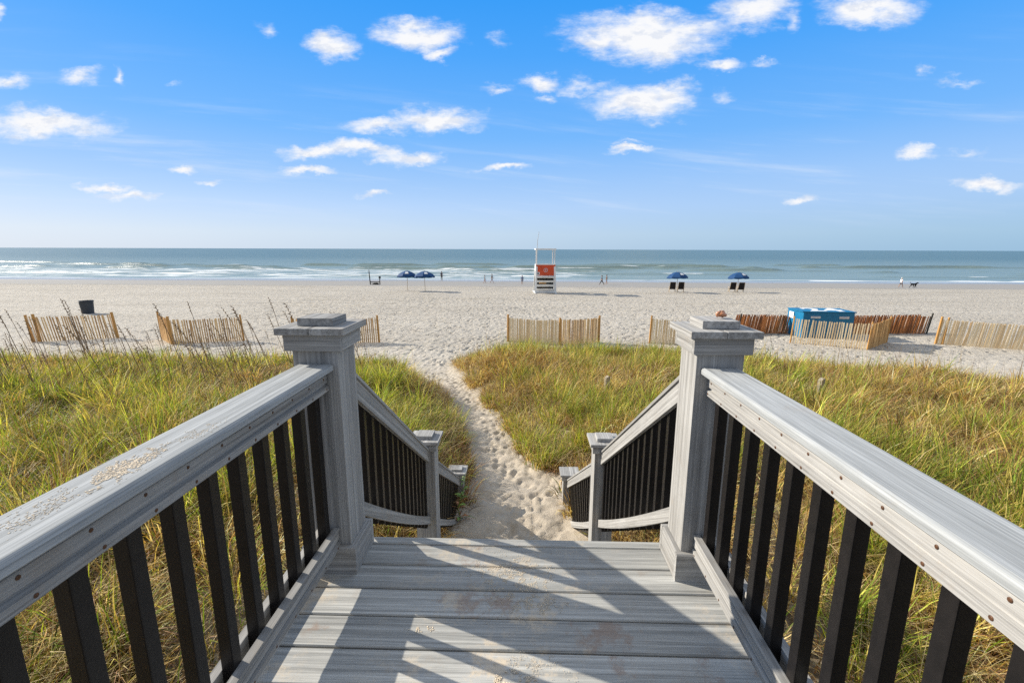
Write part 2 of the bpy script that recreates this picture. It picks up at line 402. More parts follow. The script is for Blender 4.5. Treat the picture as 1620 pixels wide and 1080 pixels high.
def build_ground():
    def steps(*segs):
        out = [segs[0][0]]
        for a, b, d in segs:
            n = max(1, int(round((b - a) / d)))
            out += list(np.linspace(a, b, n + 1)[1:])
        return np.array(out)
    g = 22.0 * 1.16 ** np.arange(1, 26); g = g[g < 900]
    xs = np.concatenate([-g[::-1], steps((-22, -5, .11), (-5, 1.6, .04), (1.6, 22, .11)), g])
    ys = steps((-12, 3.4, .2), (3.4, 17, .04), (17, 44, .1), (44, 74, .3), (74, 140, 1.0))
    X, Y = np.meshgrid(xs, ys)
    Z = ground(X, Y)
    V = veg_mask(X, Y)
    bare = 1 - sstep(-0.1, 0.5, V)
    # trodden path: many overlapping footprints
    sub = (Y > 3.4) & (Y < 24) & (X > -7) & (X < 3)
    P = np.zeros_like(Z)
    r2 = np.random.default_rng(3)
    jx0 = np.searchsorted(xs, -7); 
    for i in range(2300):
        py = r2.uniform(3.6, 21)
        pcx = (np.interp(py, LY, LX) + np.interp(py, RY, RX)) / 2 if py < 15.5 else r2.uniform(-5, 0.5)
        px = pcx + r2.normal(0, 0.42)
        a = r2.normal(0.25, 0.35); L = r2.uniform(.09, .14); W = r2.uniform(.035, .055); d = r2.uniform(.006, .020)
        i0, i1 = np.searchsorted(ys, [py - .4, py + .4]); j0, j1 = np.searchsorted(xs, [px - .4, px + .4])
        xx = X[i0:i1, j0:j1] - px; yy = Y[i0:i1, j0:j1] - py
        u = xx * math.cos(a) - yy * math.sin(a); w = xx * math.sin(a) + yy * math.cos(a)
        q = np.sqrt((u / W) ** 2 + (w / L) ** 2)
        P[i0:i1, j0:j1] += -d * np.exp(-q ** 3) + d * 0.45 * np.exp(-((q - 1.45) / 0.35) ** 2)
    for i in range(5200):
        py = r2.uniform(16.5, 43); px = r2.uniform(-20, 20)
        a = r2.normal(0.2, 0.7); L = r2.uniform(.12, .2); W = r2.uniform(.08, .12); d = r2.uniform(.018, .042)
        i0, i1 = np.searchsorted(ys, [py - .45, py + .45]); j0, j1 = np.searchsorted(xs, [px - .45, px + .45])
        xx = X[i0:i1, j0:j1] - px; yy = Y[i0:i1, j0:j1] - py
        u = xx * math.cos(a) - yy * math.sin(a); w = xx * math.sin(a) + yy * math.cos(a)
        q = np.sqrt((u / W) ** 2 + (w / L) ** 2)
        P[i0:i1, j0:j1] += -d * np.exp(-q ** 3) + d * 0.4 * np.exp(-((q - 1.45) / 0.35) ** 2)
    P += (fbm(X * 4, Y * 4, 4) - 0.45) * 0.07 * (1 - sstep(40, 60, Y)) * sstep(2, 4, Y)
    P += (fbm(X * 1.3, Y * 1.3, 2) - 0.4) * 0.07 * (1 - sstep(15, 18, Y))
    P = np.clip(P, -.13, .13)
    Z = Z + P * bare * (1 - sstep(62, 76, Y))
    ny, nx = X.shape
    verts = np.stack([X.ravel(), Y.ravel(), Z.ravel()], 1)
    idx = np.arange(nx * ny).reshape(ny, nx)
    quads = np.stack([idx[:-1, :-1], idx[:-1, 1:], idx[1:, 1:], idx[1:, :-1]], -1).reshape(-1, 4)
    me = np_mesh('beach_sand', verts, quads, smooth=True)
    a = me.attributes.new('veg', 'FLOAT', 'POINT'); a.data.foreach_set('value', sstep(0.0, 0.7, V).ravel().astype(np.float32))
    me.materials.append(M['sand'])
    tag(link('beach_sand', me), kind='structure')
build_ground()

# ------------------------------------------------------------------ sea
SEA_Z = -5.34
def build_sea():
    u = np.linspace(-2.2, 2.2, 820)
    ys = np.concatenate([np.arange(97, 215, 0.42), 215 * 1.02 ** np.arange(0, 60), 215 * 1.02 ** 60 * 1.18 ** np.arange(1, 26)])
    U, Y = np.meshgrid(u, ys); X = U * (Y + 30)
    Z = np.zeros_like(X); F = np.zeros_like(X)
    r3 = np.random.default_rng(11)
    #      Y0   amp  foaminess  x-range weights
    waves = [(107, .10, .62), (113, .22, .75), (120, .38, .62), (128, .42, .70), (139, .95, .62), (151, 1.0, .50), (166, 1.25, .58), (184, 1.15, .32), (206, .8, .10), (235, .4, 0), (270, .4, 0), (310, .4, 0)]
    for k, (y0, amp, fo) in enumerate(waves):
        yc = y0 + (fbm(X * 0.012 + k * 7.7, X * 0 + k * 3.1, 3) - 0.45) * 16 * (0.5 if y0 < 112 else 1)
        m = sstep(0.40, 0.60, fbm(X * 0.034 + k * 13.1, X * 0 + 4.4 * k, 4))
        br = sstep(0.40, 0.55, fbm(X * 0.05 + k * 5.7, X * 0 + 9.9 * k, 3))
        d = Y - yc
        prof = np.where(d < 0, np.exp(-(d / 1.6) ** 2), np.exp(-(d / 4.2) ** 2))
        Z += amp * prof * (0.12 + 0.88 * m)
        # broken crest: white along the crest and spilling down behind a thin dark face
        F = np.maximum(F, fo * br * m * np.where(d < 0, np.exp(-(d / 0.9) ** 2), np.exp(-(d / (3.0 if y0 < 150 else 1.6)) ** 2)) * 1.45)
    lf = 1 - sstep(-10, 60, X)
    F = np.maximum(F, (0.33 + 0.21 * lf) * sstep(104, 109, Y) * (1 - sstep(126 + 20 * lf, 150 + 34 * lf, Y)))
    sw = 105.5 + (fbm(X * 0.02 + 50, X * 0 + 2, 3) - 0.45) * 9
    F = np.maximum(F, 0.85 * np.exp(-((Y - sw) / 0.8) ** 2))
    F *= sstep(99, 103, Y)
    Z = Z * sstep(100, 112, Y) + SEA_Z + (fbm(X * 0.05, Y * 0.12, 3) - 0.45) * 0.35 * sstep(110, 160, Y) * (1 - sstep(600, 2000, Y))
    Z += np.interp(Y, [97, 106, 112], [0.02, 0.0, 0.0])
    ny, nx = X.shape
    idx = np.arange(nx * ny).reshape(ny, nx)
    quads = np.stack([idx[:-1, :-1], idx[:-1, 1:], idx[1:, 1:], idx[1:, :-1]], -1).reshape(-1, 4)
    me = np_mesh('sea', np.stack([X.ravel(), Y.ravel(), Z.ravel()], 1), quads, smooth=True)
    a = me.attributes.new('foam', 'FLOAT', 'POINT'); a.data.foreach_set('value', F.ravel().astype(np.float32))
    me.materials.append(M['sea'])
    tag(link('sea', me), kind='structure')
build_sea()

# ------------------------------------------------------------------ dune grass
def blades(base, az, L, t0, bend, w, tint, S=3):
    N = len(L)
    k = np.arange(S + 1)
    th = t0[:, None] + bend[:, None] * (k[None] / S)
    step = (L / S)[:, None]
    h = np.concatenate([np.zeros((N, 1)), np.cumsum(np.sin(th[:, :-1]) * step, 1)], 1)
    v = np.concatenate([np.zeros((N, 1)), np.cumsum(np.cos(th[:, :-1]) * step, 1)], 1)
    cx, sy = np.cos(az)[:, None], np.sin(az)[:, None]
    C = np.stack([base[:, 0:1] + h * cx, base[:, 1:2] + h * sy, base[:, 2:3] + v], -1)
    tw = az + np.pi / 2 + RNG.normal(0, .5, N)
    side = np.stack([np.cos(tw), np.sin(tw), np.zeros(N)], -1)[:, None] * (w[:, None] * (1 - (k[None, :S] / S) ** 1.6 * 0.85))[..., None] * 0.5
    A = C[:, :S] - side; B = C[:, :S] + side
    V = np.concatenate([np.stack([A, B], 2).reshape(N, 2 * S, 3), C[:, S:]], 1)      # N, 2S+1, 3
    off = (np.arange(N) * (2 * S + 1))[:, None, None]
    q = np.array([[2 * i, 2 * i + 1, 2 * i + 3, 2 * i + 2] for i in range(S - 1)])[None] + off
    t = np.array([[2 * S - 2, 2 * S - 1, 2 * S]])[None] + off
    T = np.repeat(tint, 2 * S + 1, 0)
    return V.reshape(-1, 3), q.reshape(-1, 4), t.reshape(-1, 3), T

GREEN = np.array([.20, .28, .03]); LIME = np.array([.43, .47, .05]); OLIVE = np.array([.52, .42, .10])
STRAW = np.array([.74, .57, .28]); GOLD = np.array([.66, .45, .13]); BROWN = np.array([.26, .145, .07]); RUST = np.array([.30, .15, .06]); ORANGE = np.array([.60, .34, .11])
def grass_patch(name, side, label, count):
    # tuft centres
    n = int(count * 4.2)
    y = np.sqrt(RNG.random(n)) * 20.5 - 2.2
    x = RNG.random(n) * (1.2 * np.maximum(y + 1.2, 0) + 2.2 + (3.4 if side > 0 else 0)) - (3.4 if side > 0 else 0)
    x = x * side
    v = veg_mask(x, y)
    keep = (v > -0.06) & ((x < -0.5 + np.minimum(0, -(y - 6) * .28)) if side < 0 else (x > 0.5 + np.minimum(0, -(y - 6) * .28)))
    keep &= ~((np.abs(x + .03) < 1.02) & (y < 5.6))
    dens = fbm(x * 0.8 + 5, y * 0.8 + 2, 3)
    keep &= RNG.random(n) < np.clip(0.12 + 2.6 * np.clip(dens - 0.30, 0, 1), 0, 1) + (v < .4) * .2
    x, y, v = x[keep][:count], y[keep][:count], v[keep][:count]
    T = len(x)
    dist = np.sqrt(x * x + (y + .2) ** 2 + 4)
    per = np.clip(RNG.normal(1, .25, T) * np.interp(dist, [3, 7, 16], [66, 52, 42]), 18, 120).astype(int)
    ti = np.repeat(np.arange(T), per); N = len(ti)
    # tuft character: height, colour, lean
    th = np.clip(RNG.normal(0.47, 0.16, T), .18, .9) * (0.62 + 0.38 * sstep(0.1, 1.2, v)) * (0.8 + 0.5 * fbm(x * .5, y * .5 + 40, 3))
    th *= np.interp(y, [0, 6, 16], [1.0, 1.0, 0.92])
    gz = .55 * fbm(x * 0.45 + 70, y * 0.45 + 20, 3) + .45 * fbm(x * 1.5 + 7, y * 1.5 + 60, 2) * 1.25           # green / dry zones
    hue = np.clip((gz - 0.46) * 6.0 + 0.44 + RNG.normal(0, .30, T), 0, 1)
    dead = RNG.random(T) < .19
    if side > 0: hue = hue * (0.9 - .25 * sstep(5, 12, x))
    rust = (side < 0) & (v < .55) & (y > 5.5) & (y < 8.2)
    wx = RNG.normal(0.10, .16, T); wy = RNG.normal(-.06, .16, T)
    rad = RNG.random(N) ** .6 * np.repeat(np.clip(RNG.normal(.17, .05, T), .07, .3), per)
    a = RNG.uniform(0, 2 * np.pi, N)
    bx = x[ti] + rad * np.cos(a); by = y[ti] + rad * np.sin(a)
    bz = ground(bx, by, False) - 0.02
    dx = np.cos(a) * (rad * 2.2 + .1) + wx[ti] + RNG.normal(0, .14, N); dy = np.sin(a) * (rad * 2.2 + .1) + wy[ti] + RNG.normal(0, .14, N)
    az = np.arctan2(dy, dx)
    t0 = np.clip(np.hypot(dx, dy) * .75, .03, .95)
    L = th[ti] * RNG.uniform(.55, 1.35, N)
    bend = np.clip(RNG.gamma(2.0, .52, N), .1, 2.7)
    w = RNG.uniform(.006, .0135, N) * np.interp(dist[ti], [3, 8, 18], [0.9, 1.35, 1.9])
    r = RNG.random(N); hu = hue[ti]
    g = np.where((RNG.random(N) < .30)[:, None], LIME, GREEN)
    g = np.where((RNG.random(N) < .38)[:, None], OLIVE, g)
    d = np.where((RNG.random(N) < .45)[:, None], STRAW, GOLD)
    d = np.where((RNG.random(N) < .20)[:, None], ORANGE, d)
    d = np.where((RNG.random(N) < np.where(dead[ti], .75, .18))[:, None], BROWN, d)
    pick = (RNG.random(N) < np.clip(hu * 0.88 + .06, 0, 1)) & ~dead[ti]
    tint = np.where(pick[:, None], g, d)
    rr = rust[ti] & (RNG.random(N) < .7)
    tint = np.where(rr[:, None], np.where((RNG.random(N) < .5)[:, None], RUST, BROWN), tint)
    tint = tint * RNG.uniform(.42, 1.62, (N, 1)) * np.clip(RNG.normal(1, .26, T), .45, 1.6)[ti][:, None]
    L = np.where(pick, L, L * .92) * np.where(dead[ti], .75, 1); bend = np.where(pick, bend, np.clip(bend * 1.7 + .5, 0, 3.4))
    V, q, t, C = blades(np.stack([bx, by, bz], 1), az, L, t0, bend, w, tint)
    # fallen dry blades lying in the thatch, and taller single seed stems
    n2 = T * 18; j = RNG.integers(0, T, n2)
    bx = x[j] + RNG.normal(0, .25, n2); by = y[j] + RNG.normal(0, .25, n2); ok = veg_mask(bx, by) > 0
    ok &= ~((np.abs(bx + .03) < 1.0) & (by < 5.6)); bx, by, j = bx[ok], by[ok], j[ok]; n2 = len(bx)
    bz = ground(bx, by, False) + RNG.uniform(0.02, .22, n2)
    V2, q2, t2, C2 = blades(np.stack([bx, by, bz], 1), RNG.uniform(0, 6.3, n2), RNG.uniform(.2, .5, n2), RNG.uniform(.9, 1.5, n2), RNG.uniform(-.2, .7, n2), RNG.uniform(.004, .007, n2) * np.interp(dist[j], [3, 18], [0.9, 1.7]), np.where((RNG.random(n2) < .6)[:, None], STRAW * .9, BROWN) * RNG.uniform(.7, 1.15, (n2, 1)))
    n3 = int(T * (1.0 if side > 0 else .7)); j = RNG.integers(0, T, n3)
    bx, by = x[j] + RNG.normal(0, .1, n3), y[j] + RNG.normal(0, .1, n3); ok = ~((np.abs(bx + .03) < 1.0) & (by < 5.6)); bx, by, j = bx[ok], by[ok], j[ok]; n3 = len(bx)
    V3, q3, t3, C3 = blades(np.stack([bx, by, ground(bx, by, False)], 1), RNG.uniform(0, 6.3, n3), th[j] * RNG.uniform(1.15, 1.7, n3), np.abs(RNG.normal(.05, .14, n3)), RNG.uniform(0, .35, n3), RNG.uniform(.003, .005, n3) * np.interp(dist[j], [3, 18], [0.9, 2.0]), np.where((RNG.random(n3) < .5)[:, None], GOLD, BROWN * 1.1) * RNG.uniform(.7, 1.1, (n3, 1)))
    o1 = len(V); o2 = o1 + len(V2)
    me = np_mesh(name, np.concatenate([V, V2, V3]), np.concatenate([q, q2 + o1, q3 + o2]), np.concatenate([t, t2 + o1, t3 + o2]))
    C = np.concatenate([C, C2, C3]); C = np.clip(C, 0, 1)
    at = me.attributes.new('tint', 'FLOAT_COLOR', 'POINT')
    at.data.foreach_set('color', np.concatenate([C, np.ones((len(C), 1))], 1).astype(np.float32).ravel())
    me.materials.append(M['grass'])
    tag(link(name, me), label, 'grass', kind='stuff')
grass_patch('dune_grass', -1, 'mixed green and brown dune grass covering the dune left of the sandy path', 5800)
grass_patch('dune_grass', 1, 'yellow green dune grass covering the dune right of the sandy path', 7400)

# sea oats: tall dry stalks
def make_oat(h, lean, curve, seed):
    rr = random.Random(seed); b = MB()
    pts = []
    for i in range(7):
        s = i / 6; pts.append((-(lean * s + curve * s * s) * h, rr.uniform(-.02, .02) * s, s * h * (1 - .1 * s * abs(lean))))
    b.tube(pts, [.0075, .007, .0065, .006, .0055, .005, .0035], 5)
    me1 = b.mesh('stem', M['oat'], True)
    b = MB(); top = Vector(pts[-1]); d = (top - Vector(pts[-2])).normalized()
    for k in range(9):
        p = top - d * (k * .035); sgn = 1 if k % 2 else -1
        q = p + Vector((sgn * .03 - .02, rr.uniform(-.03, .03), .03))
        b.tube([p, (p + q) / 2 + Vector((0, 0, .012)), q], [.003, .009, .002], 4)
    me2 = b.mesh('seed_head', M['oat'], True)
    me3 = []
    for k in range(3):
        b = MB(); z = h * rr.uniform(.12, .5); s = z / h; p = Vector((-(lean * s + curve * s * s) * h, 0, z))
        a = rr.uniform(0, 6.28); e = Vector((math.cos(a), math.sin(a) * .6, 0))
        b.tube([p, p + e * .12 + Vector((0, 0, .13)), p + e * .3 + Vector((0, 0, .16)), p + e * .42 + Vector((0, 0, .06))], [.003, .005, .004, .001], 4)
        me3.append(b.mesh('leaf', M['oat'], True))
    return me1, me2, me3
OATS = [make_oat(random.uniform(1.15, 1.85), random.uniform(.08, .30), random.uniform(0, .2), i) for i in range(14)]
def place_oats(n, fx, fy, label, group, sc):
    k = 0
    while k < n:
        x, y = fx(), fy()
        if float(veg_mask(np.array([x]), np.array([y]))[0]) < 0.05: continue
        m = random.choice(OATS)
        t = thing('sea_oat', label, 'sea oat', (x, y, float(ground(x, y, False)) - .02), random.uniform(-.35, .35), group)
        s = random.uniform(*sc); t.scale = (s, s, s)
        link('stem', m[0], t); link('seed_head', m[1], t); [link('leaf', q, t) for q in m[2]]
        k += 1
place_oats(135, lambda: random.uniform(-14.5, -4.2), lambda: random.uniform(8.8, 14.6), 'thin brown dry sea oat stalk leaning left above the left dune grass', 'dry sea oat stalks on the left dune', (.8, 1.3))
place_oats(30, lambda: random.uniform(5.0, 13.5), lambda: random.uniform(9.0, 15.5), 'thin brown dry grass stalk rising above the right dune grass', 'dry stalks on the right dune', (.45, .72))

# ------------------------------------------------------------------ deck
def build_deck():
    t = thing('deck', 'grey composite plank deck landing at the top of the stairs, strewn with sand', 'deck', (0, 0, 0))
    b = MB(); gaps = [1.928 - .1437 * i for i in range(0, 26)]
    for i in range(len(gaps) - 1):
        y1 = gaps[i] - .003; y0 = gaps[i + 1] + .003
        z = random.uniform(-.0015, .0015)
        b.prism([(y0, -.024 + z), (y1, -.024 + z), (y1, -.004 + z), (y1 - .004, z), (y0 + .004, z), (y0, -.004 + z)], -.895, .83, Matrix(((0, 1, 0, 0), (1, 0, 0, 0), (0, 0, 1, 0), (0, 0, 0, 1))))
    b.prism([(1.931, -.024), (1.985, -.024), (1.985, -.006), (1.979, 0), (1.934, 0), (1.931, -.004)], -.72, .655, Matrix(((0, 1, 0, 0), (1, 0, 0, 0), (0, 0, 1, 0), (0, 0, 0, 1))))
    b.build('deck_boards', M['deck'], t)
    b = MB(); b.box(-.92, .855, 1.945, 1.968, -.26, -.026); b.build('fascia', M['gx'], t)
    for x in (-.87, -.3, .3, .80):
        b = MB(); b.box(x - .019, x + .019, -1.6, 1.94, -.26, -.03); b.build('joist', M['frame_wood'], t)
    for x in (-.815, .75):
        for y in (-.6, 1.1):
            b = MB(); b.box(x - .07, x + .07, y - .07, y + .07, -2.6, -.262); b.build('support_post', M['frame_wood'], t)
    # outer edge boards, just proud of the deck
    for x0, x1 in ((-.935, -.897), (.832, .87)):
        b = MB(); b.box(x0, x1, -1.65, 1.70, -.25, .055, c=.004); b.build('edge_board', M['gy'], t)
build_deck()

def newel(parent, xc, yc, ztop, zbot, trim=None, small=True, w=.18, sub='newel_post'):
    """post with two-piece collar, flat cap and raised top plate; shaft is the part, the rest sub-parts. coordinates local to parent"""
    h = w / 2
    b = MB(); b.box(-h, h, -h, h, zbot - ztop, -.0267, c=0)
    p = b.build(sub, M['gz'], parent, (xc, yc, ztop), bevel=.004)
    k = h + .021
    b = MB()
    for z0, z1 in [(-.092, -.027)]:
        b.box(-k, k, -k, -h - .0005, z0, z1); b.build('collar_board', M['gx'], p, bevel=.002)
        b = MB(); b.box(-k, k, h + .0005, k, z0, z1); b.build('collar_board', M['gx'], p, bevel=.002)
    b = MB(); b.box(-k, -h - .0005, -h + .0, h, -.0915, -.0275); b.build('collar_board', M['gy'], p, bevel=.002)
    b = MB(); b.box(h + .0005, k, -h, h, -.0915, -.0275); b.build('collar_board', M['gy'], p, bevel=.002)
    c = h + .043
    for x0, x1 in ((-c, -.001), (.001, c)):
        b = MB(); b.box(x0, x1, -c, c, -.0265, 0); b.build('cap_board', M['gy'], p, bevel=.003)
    if small:
        b = MB(); s = .071; b.box(-s, s, -s, s, .0005, .031); b.build('cap_plate', M['gy'], p, bevel=.003)
    if trim:
        z0, z1 = trim[0] - ztop, trim[1] - ztop; k = h + .024
        cc = .006; sw = Matrix(((0, 1, 0, 0), (1, 0, 0, 0), (0, 0, 1, 0), (0, 0, 0, 1)))
        for sgn in (-1, 1):
            y0, y1 = (-k, -h - .0006) if sgn < 0 else (h + .0006, k)
            b = MB(); b.prism([(y0, z0), (y1, z0), (y1, z1), (y0 + cc, z1), (y0, z1 - cc)] if sgn < 0 else [(y0, z0), (y1, z0), (y1, z1 - cc), (y1 - cc, z1), (y0, z1)], -k, k, sw)
            b.build('base_trim', M['gx'], p)
        b = MB(); b.prism([(-k + .0008, z0), (-h - .0006, z0), (-h - .0006, z1), (-k + cc, z1), (-k + .0008, z1 - cc)], -h - .0004, h + .0004); b.build('base_trim', M['gy'], p)
        b = MB(); b.prism([(h + .0006, z0), (k - .0008, z0), (k - .0008, z1 - cc), (k - cc, z1), (h + .0006, z1)], -h - .0004, h + .0004); b.build('base_trim', M['gy'], p)
    return p

screw_me = None
def screws(parent, pts, nx):
    global screw_me
    if screw_me is None:
        b = MB(); b.lathe([(0.0001, .0012), (.0028, .0012), (.0042, .0004), (.0042, -.002)], 10, Matrix.Rotation(R(90), 4, 'Y')); screw_me = b.mesh('screw', M['screw'])
    for p in pts:
        o = link('screw', screw_me, parent, p)
        if nx < 0: o.rotation_euler = (0, 0, math.pi)

def deck_railing(xc, s, label):
    t = thing('deck_railing', label, 'railing', (xc, 0, 0))
    y0, y1 = -1.3, 1.737
    # flat cap board with eased edges
    b = MB(); w = .071
    b.prism([(-w, .894), (-w + .004, .890), (w - .004, .890), (w, .894), (w, .908), (w - .003, .914), (w - .009, .917), (-w + .009, .917), (-w + .003, .914), (-w, .908)], y0 - .2, y1 - .002)
    b.build('top_rail', M['cap'], t)
    # sandwich boards with moulded faces
    def board(x_in, x_out, z0, z1):
        sg = 1 if x_in > x_out else -1
        H = z1 - z0
        prof = [(x_out, z0), (x_in, z0), (x_in + sg * .004, z0 + .003), (x_in + sg * .004, z0 + H * .27), (x_in - sg * .009, z0 + H * .31), (x_in - sg * .009, z0 + H * .40), (x_in, z0 + H * .44), (x_in, z1 - H * .22), (x_in - sg * .007, z1 - H * .18), (x_in + sg * .004, z1 - H * .12), (x_in + sg * .004, z1), (x_out, z1)]
        b = MB(); b.prism(prof, y0, y1); return b
    board(s * .041, s * .0185, .806, .8895).build('upper_board', M['gy'], t)
    board(-s * .041, -s * .0185, .806, .8895).build('upper_board', M['gy'], t)
    board(s * .041, s * .0185, .115, .205).build('bottom_rail', M['gy'], t)
    board(-s * .041, -s * .0185, .115, .205).build('bottom_rail', M['gy'], t)
    b = MB(); b.box(-.018, .018, -.018, .018, .10, .889); bal = b.mesh('baluster', M['black'], bevel=.003)
    y = 1.69
    while y > -1.25:
        link('baluster', bal, t, (0, y, 0)); y -= .1222
    pts = []
    for i in range(24):
        yy = 1.69 - .1222 * i
        if yy < -.4: break
        pts += [(s * .0452, yy + .03, .818), (s * .0415, yy + .015, .862), (s * .0452, yy + .02, .127)]
    screws(t, pts, s)
    newel(t, 0, 1.83, 1.063, -.25, trim=(0.001, .125))
    return t
deck_railing(-.818, 1, 'left deck railing, grey with black balusters and crumbs of sand on its top rail')
deck_railing(.752, -1, 'right deck railing, grey with black balusters and a seashell on its end post')

def stair_railing(x0, s, label, xm, xb, small_bottom):
    t = thing('stair_railing', label, 'railing', (xm, 3.82, -2.05))
    o = Vector((xm, 3.82, -2.05))
    def flight(pa, pb, za, zb, la, lb, sm):
        pa = Vector(pa); pb = Vector(pb)
        d = (pb - pa); hl = math.hypot(d.x, d.y); yaw = math.atan2(-d.x, d.y)
        sl = (zb - za) / hl
        def shear_build(name, prof, h0, h1, mat, ofs, sag=0.0, seg=1):
            b = MB(); vs = []; n = len(prof)
            for i in range(seg + 1):
                l = h0 + (h1 - h0) * i / seg; q = i / seg
                for (x, z) in prof: vs.append((x, l, z + ofs + sl * l - sag * 4 * q * (1 - q)))
            fs = []
            for i in range(seg):
                for k in range(n): fs.append((i * n + k, i * n + (k + 1) % n, (i + 1) * n + (k + 1) % n, (i + 1) * n + k))
            fs += [tuple(range(n - 1, -1, -1)), tuple(range(seg * n, seg * n + n))]
            b.add(vs, fs)
            b.build(name, mat, t, Vector((pa.x, pa.y, za)) - o, (0, 0, yaw))
        a0, a1 = .0905, hl - .0905
        w = .05; c = .004
        shear_build('stair_top_rail', [(-w, -.024), (w, -.024), (w, -.006), (w - .006, 0), (-w + .006, 0), (-w, -.006)], a0, a1, M[sm], 0)
        for sg in (1, -1):
            xi, xo = sg * .041, sg * .0185
            shear_build('stair_upper_board', [(xo, -.125), (xi, -.125), (xi, -.0252), (xo, -.0252)], a0, a1, M[sm], 0)
            shear_build('stair_bottom_rail', [(xo, lb), (xi, lb), (xi, la), (xo, la)], a0, a1, M[sm], 0, .028, 10)
        b = MB(); hb = lb - .035; b.box(-.018, .018, -.018, .018, hb, -.045); bal = b.mesh('baluster', M['black'], bevel=.002)
        l = a0 + .05
        while l < a1 - .02:
            dd = d.normalized() * l if d.z == 0 else Vector((d.x, d.y, 0)).normalized() * l
            link('baluster', bal, t, Vector((pa.x, pa.y, za)) + Vector((dd.x, dd.y, sl * l)) - o, (0, 0, yaw)); l += .1222
        pts = []
    flight((x0, 1.83, 0), (xm, 3.82, 0), .945, -.405, -.645, -.72, 'slope_a')
    flight((xm, 3.82, 0), (xb, 5.96, 0), -.445, -1.795, -.61, -.685, 'slope_b')
    newel(t, xm - o.x, 0, -.265 - o.z, -2.6 - o.z)
    newel(t, xb - o.x, 5.96 - o.y, -1.66 - o.z, -2.75 - o.z, small=small_bottom)
    return t
stair_railing(-.818, 1, 'left railing of the beach stairs, sloping down beside the leafy vine', -.865, -.918, True)
stair_railing(.752, -1, 'right railing of the beach stairs, ending in a post with a plain flat cap', .707, .645, False)

def build_stairs():
    t = thing('stairs', 'grey composite steps descending from the deck edge to the sandy path', 'stairs', (-.05, 3.6, -2.1))
    o = Vector((-.05, 3.6, -2.1))
    n = 11; run = .272; rise = .187
    for i in range(1, n + 1):
        y0 = 1.972 + run * (i - 1); z = -rise * i
        if z < -2.15: break
        b = MB(); b.box(-.70 - o.x, .62 - o.x, y0 - o.y, y0 + .135 - o.y, z - .025 - o.z, z - o.z); b.box(-.70 - o.x, .62 - o.x, y0 + .139 - o.y, y0 + .28 - o.y, z - .025 - o.z, z - o.z)
        b.build('tread', M['deck'], t, bevel=.003)
    for x in (-.745, .615):
        b = MB(); L = 3.0
        b.add([(x + dx - o.x, 1.972 + u * L - o.y, -.06 + v - .687 * u * L - o.z) for dx in (0, .038) for u, v in ((0, 0), (1, 0), (1, -.28), (0, -.2))],
              [(0, 1, 2, 3), (7, 6, 5, 4), (0, 4, 5, 1), (1, 5, 6, 2), (2, 6, 7, 3), (3, 7, 4, 0)])
        b.build('stringer', M['gy'], t)
build_stairs()

# sand left on the deck and the left rail
def sand_patch(name, label, cx, cy, z, rx, ry, h, seed, thr=.5, res=.006, sc=14.0):
    xs = np.arange(cx - rx, cx + rx, res); ys = np.arange(cy - ry, cy + ry, res)
    X, Y = np.meshgrid(xs, ys)
    q = ((X - cx) / rx) ** 2 + ((Y - cy) / ry) ** 2
    f = fbm(X * sc + seed * 9.1, Y * sc + seed * 3.7, 5) * 1.07
    hgt = (f - thr - q * .38)
    Z = np.clip(hgt * 4, 0, 1) ** .8 * h * (.6 + .8 * fbm(X * 60, Y * 60 + seed, 3))
    ny, nx = X.shape; idx = np.arange(nx * ny).reshape(ny, nx)
    on = hgt > -0.01
    qd = np.stack([idx[:-1, :-1], idx[:-1, 1:], idx[1:, 1:], idx[1:, :-1]], -1)
    m = on[:-1, :-1] & on[:-1, 1:] & on[1:, 1:] & on[1:, :-1]
    qd = qd[m]
    if not len(qd): return None
    used = np.unique(qd); rm = np.full(nx * ny, -1); rm[used] = np.arange(len(used))
    V = np.stack([X.ravel(), Y.ravel(), Z.ravel() + z + .0004], 1)[used]
    me = np_mesh(name, V - np.array([cx, cy, z]), rm[qd], smooth=True); me.materials.append(M['sand_loose'])
    return tag(link(name, me, None, (cx, cy, z)), label, 'sand', kind='stuff')
def crumbs(label, blobs, z, seed):
    r = np.random.default_rng(seed); V = []; Q = []
    oct_v = np.array([[1, 0, 0], [-1, 0, 0], [0, 1, 0], [0, -1, 0], [0, 0, 1.0], [0, 0, -.25]]); oct_f = np.array([[0, 2, 4], [2, 1, 4], [1, 3, 4], [3, 0, 4], [2, 0, 5], [1, 2, 5], [3, 1, 5], [0, 3, 5]])
    c0 = np.array([blobs[0][0], blobs[0][1], z])
    for (cx, cy, sx, sy, n, smax) in blobs:
        xs = cx + r.normal(0, sx, n); ys = cy + r.normal(0, sy, n); q = ((xs - cx) / sx) ** 2 + ((ys - cy) / sy) ** 2
        ok = fbm(xs * 40., ys * 40. + seed, 3) > .38 + .05 * q
        for x, y in zip(xs[ok], ys[ok]):
            k = smax * r.random() ** 1.6 + .0006
            P = oct_v * np.array([k * r.uniform(.8, 1.5), k * r.uniform(.8, 1.3), k * r.uniform(.3, .55)]) * r.uniform(.75, 1.25, (6, 1)); a = r.uniform(0, 6.3)
            P = np.stack([P[:, 0] * math.cos(a) - P[:, 1] * math.sin(a), P[:, 0] * math.sin(a) + P[:, 1] * math.cos(a), P[:, 2]], 1) + np.array([x, y, z + .0003])
            Q.append(oct_f + 6 * len(V)); V.append(P)
    me = np_mesh('spilled_sand', np.concatenate(V) - c0, None, np.concatenate(Q)); me.materials.append(M['sand_loose'])
    tag(link('spilled_sand', me, None, tuple(c0)), label, 'sand', kind='stuff')
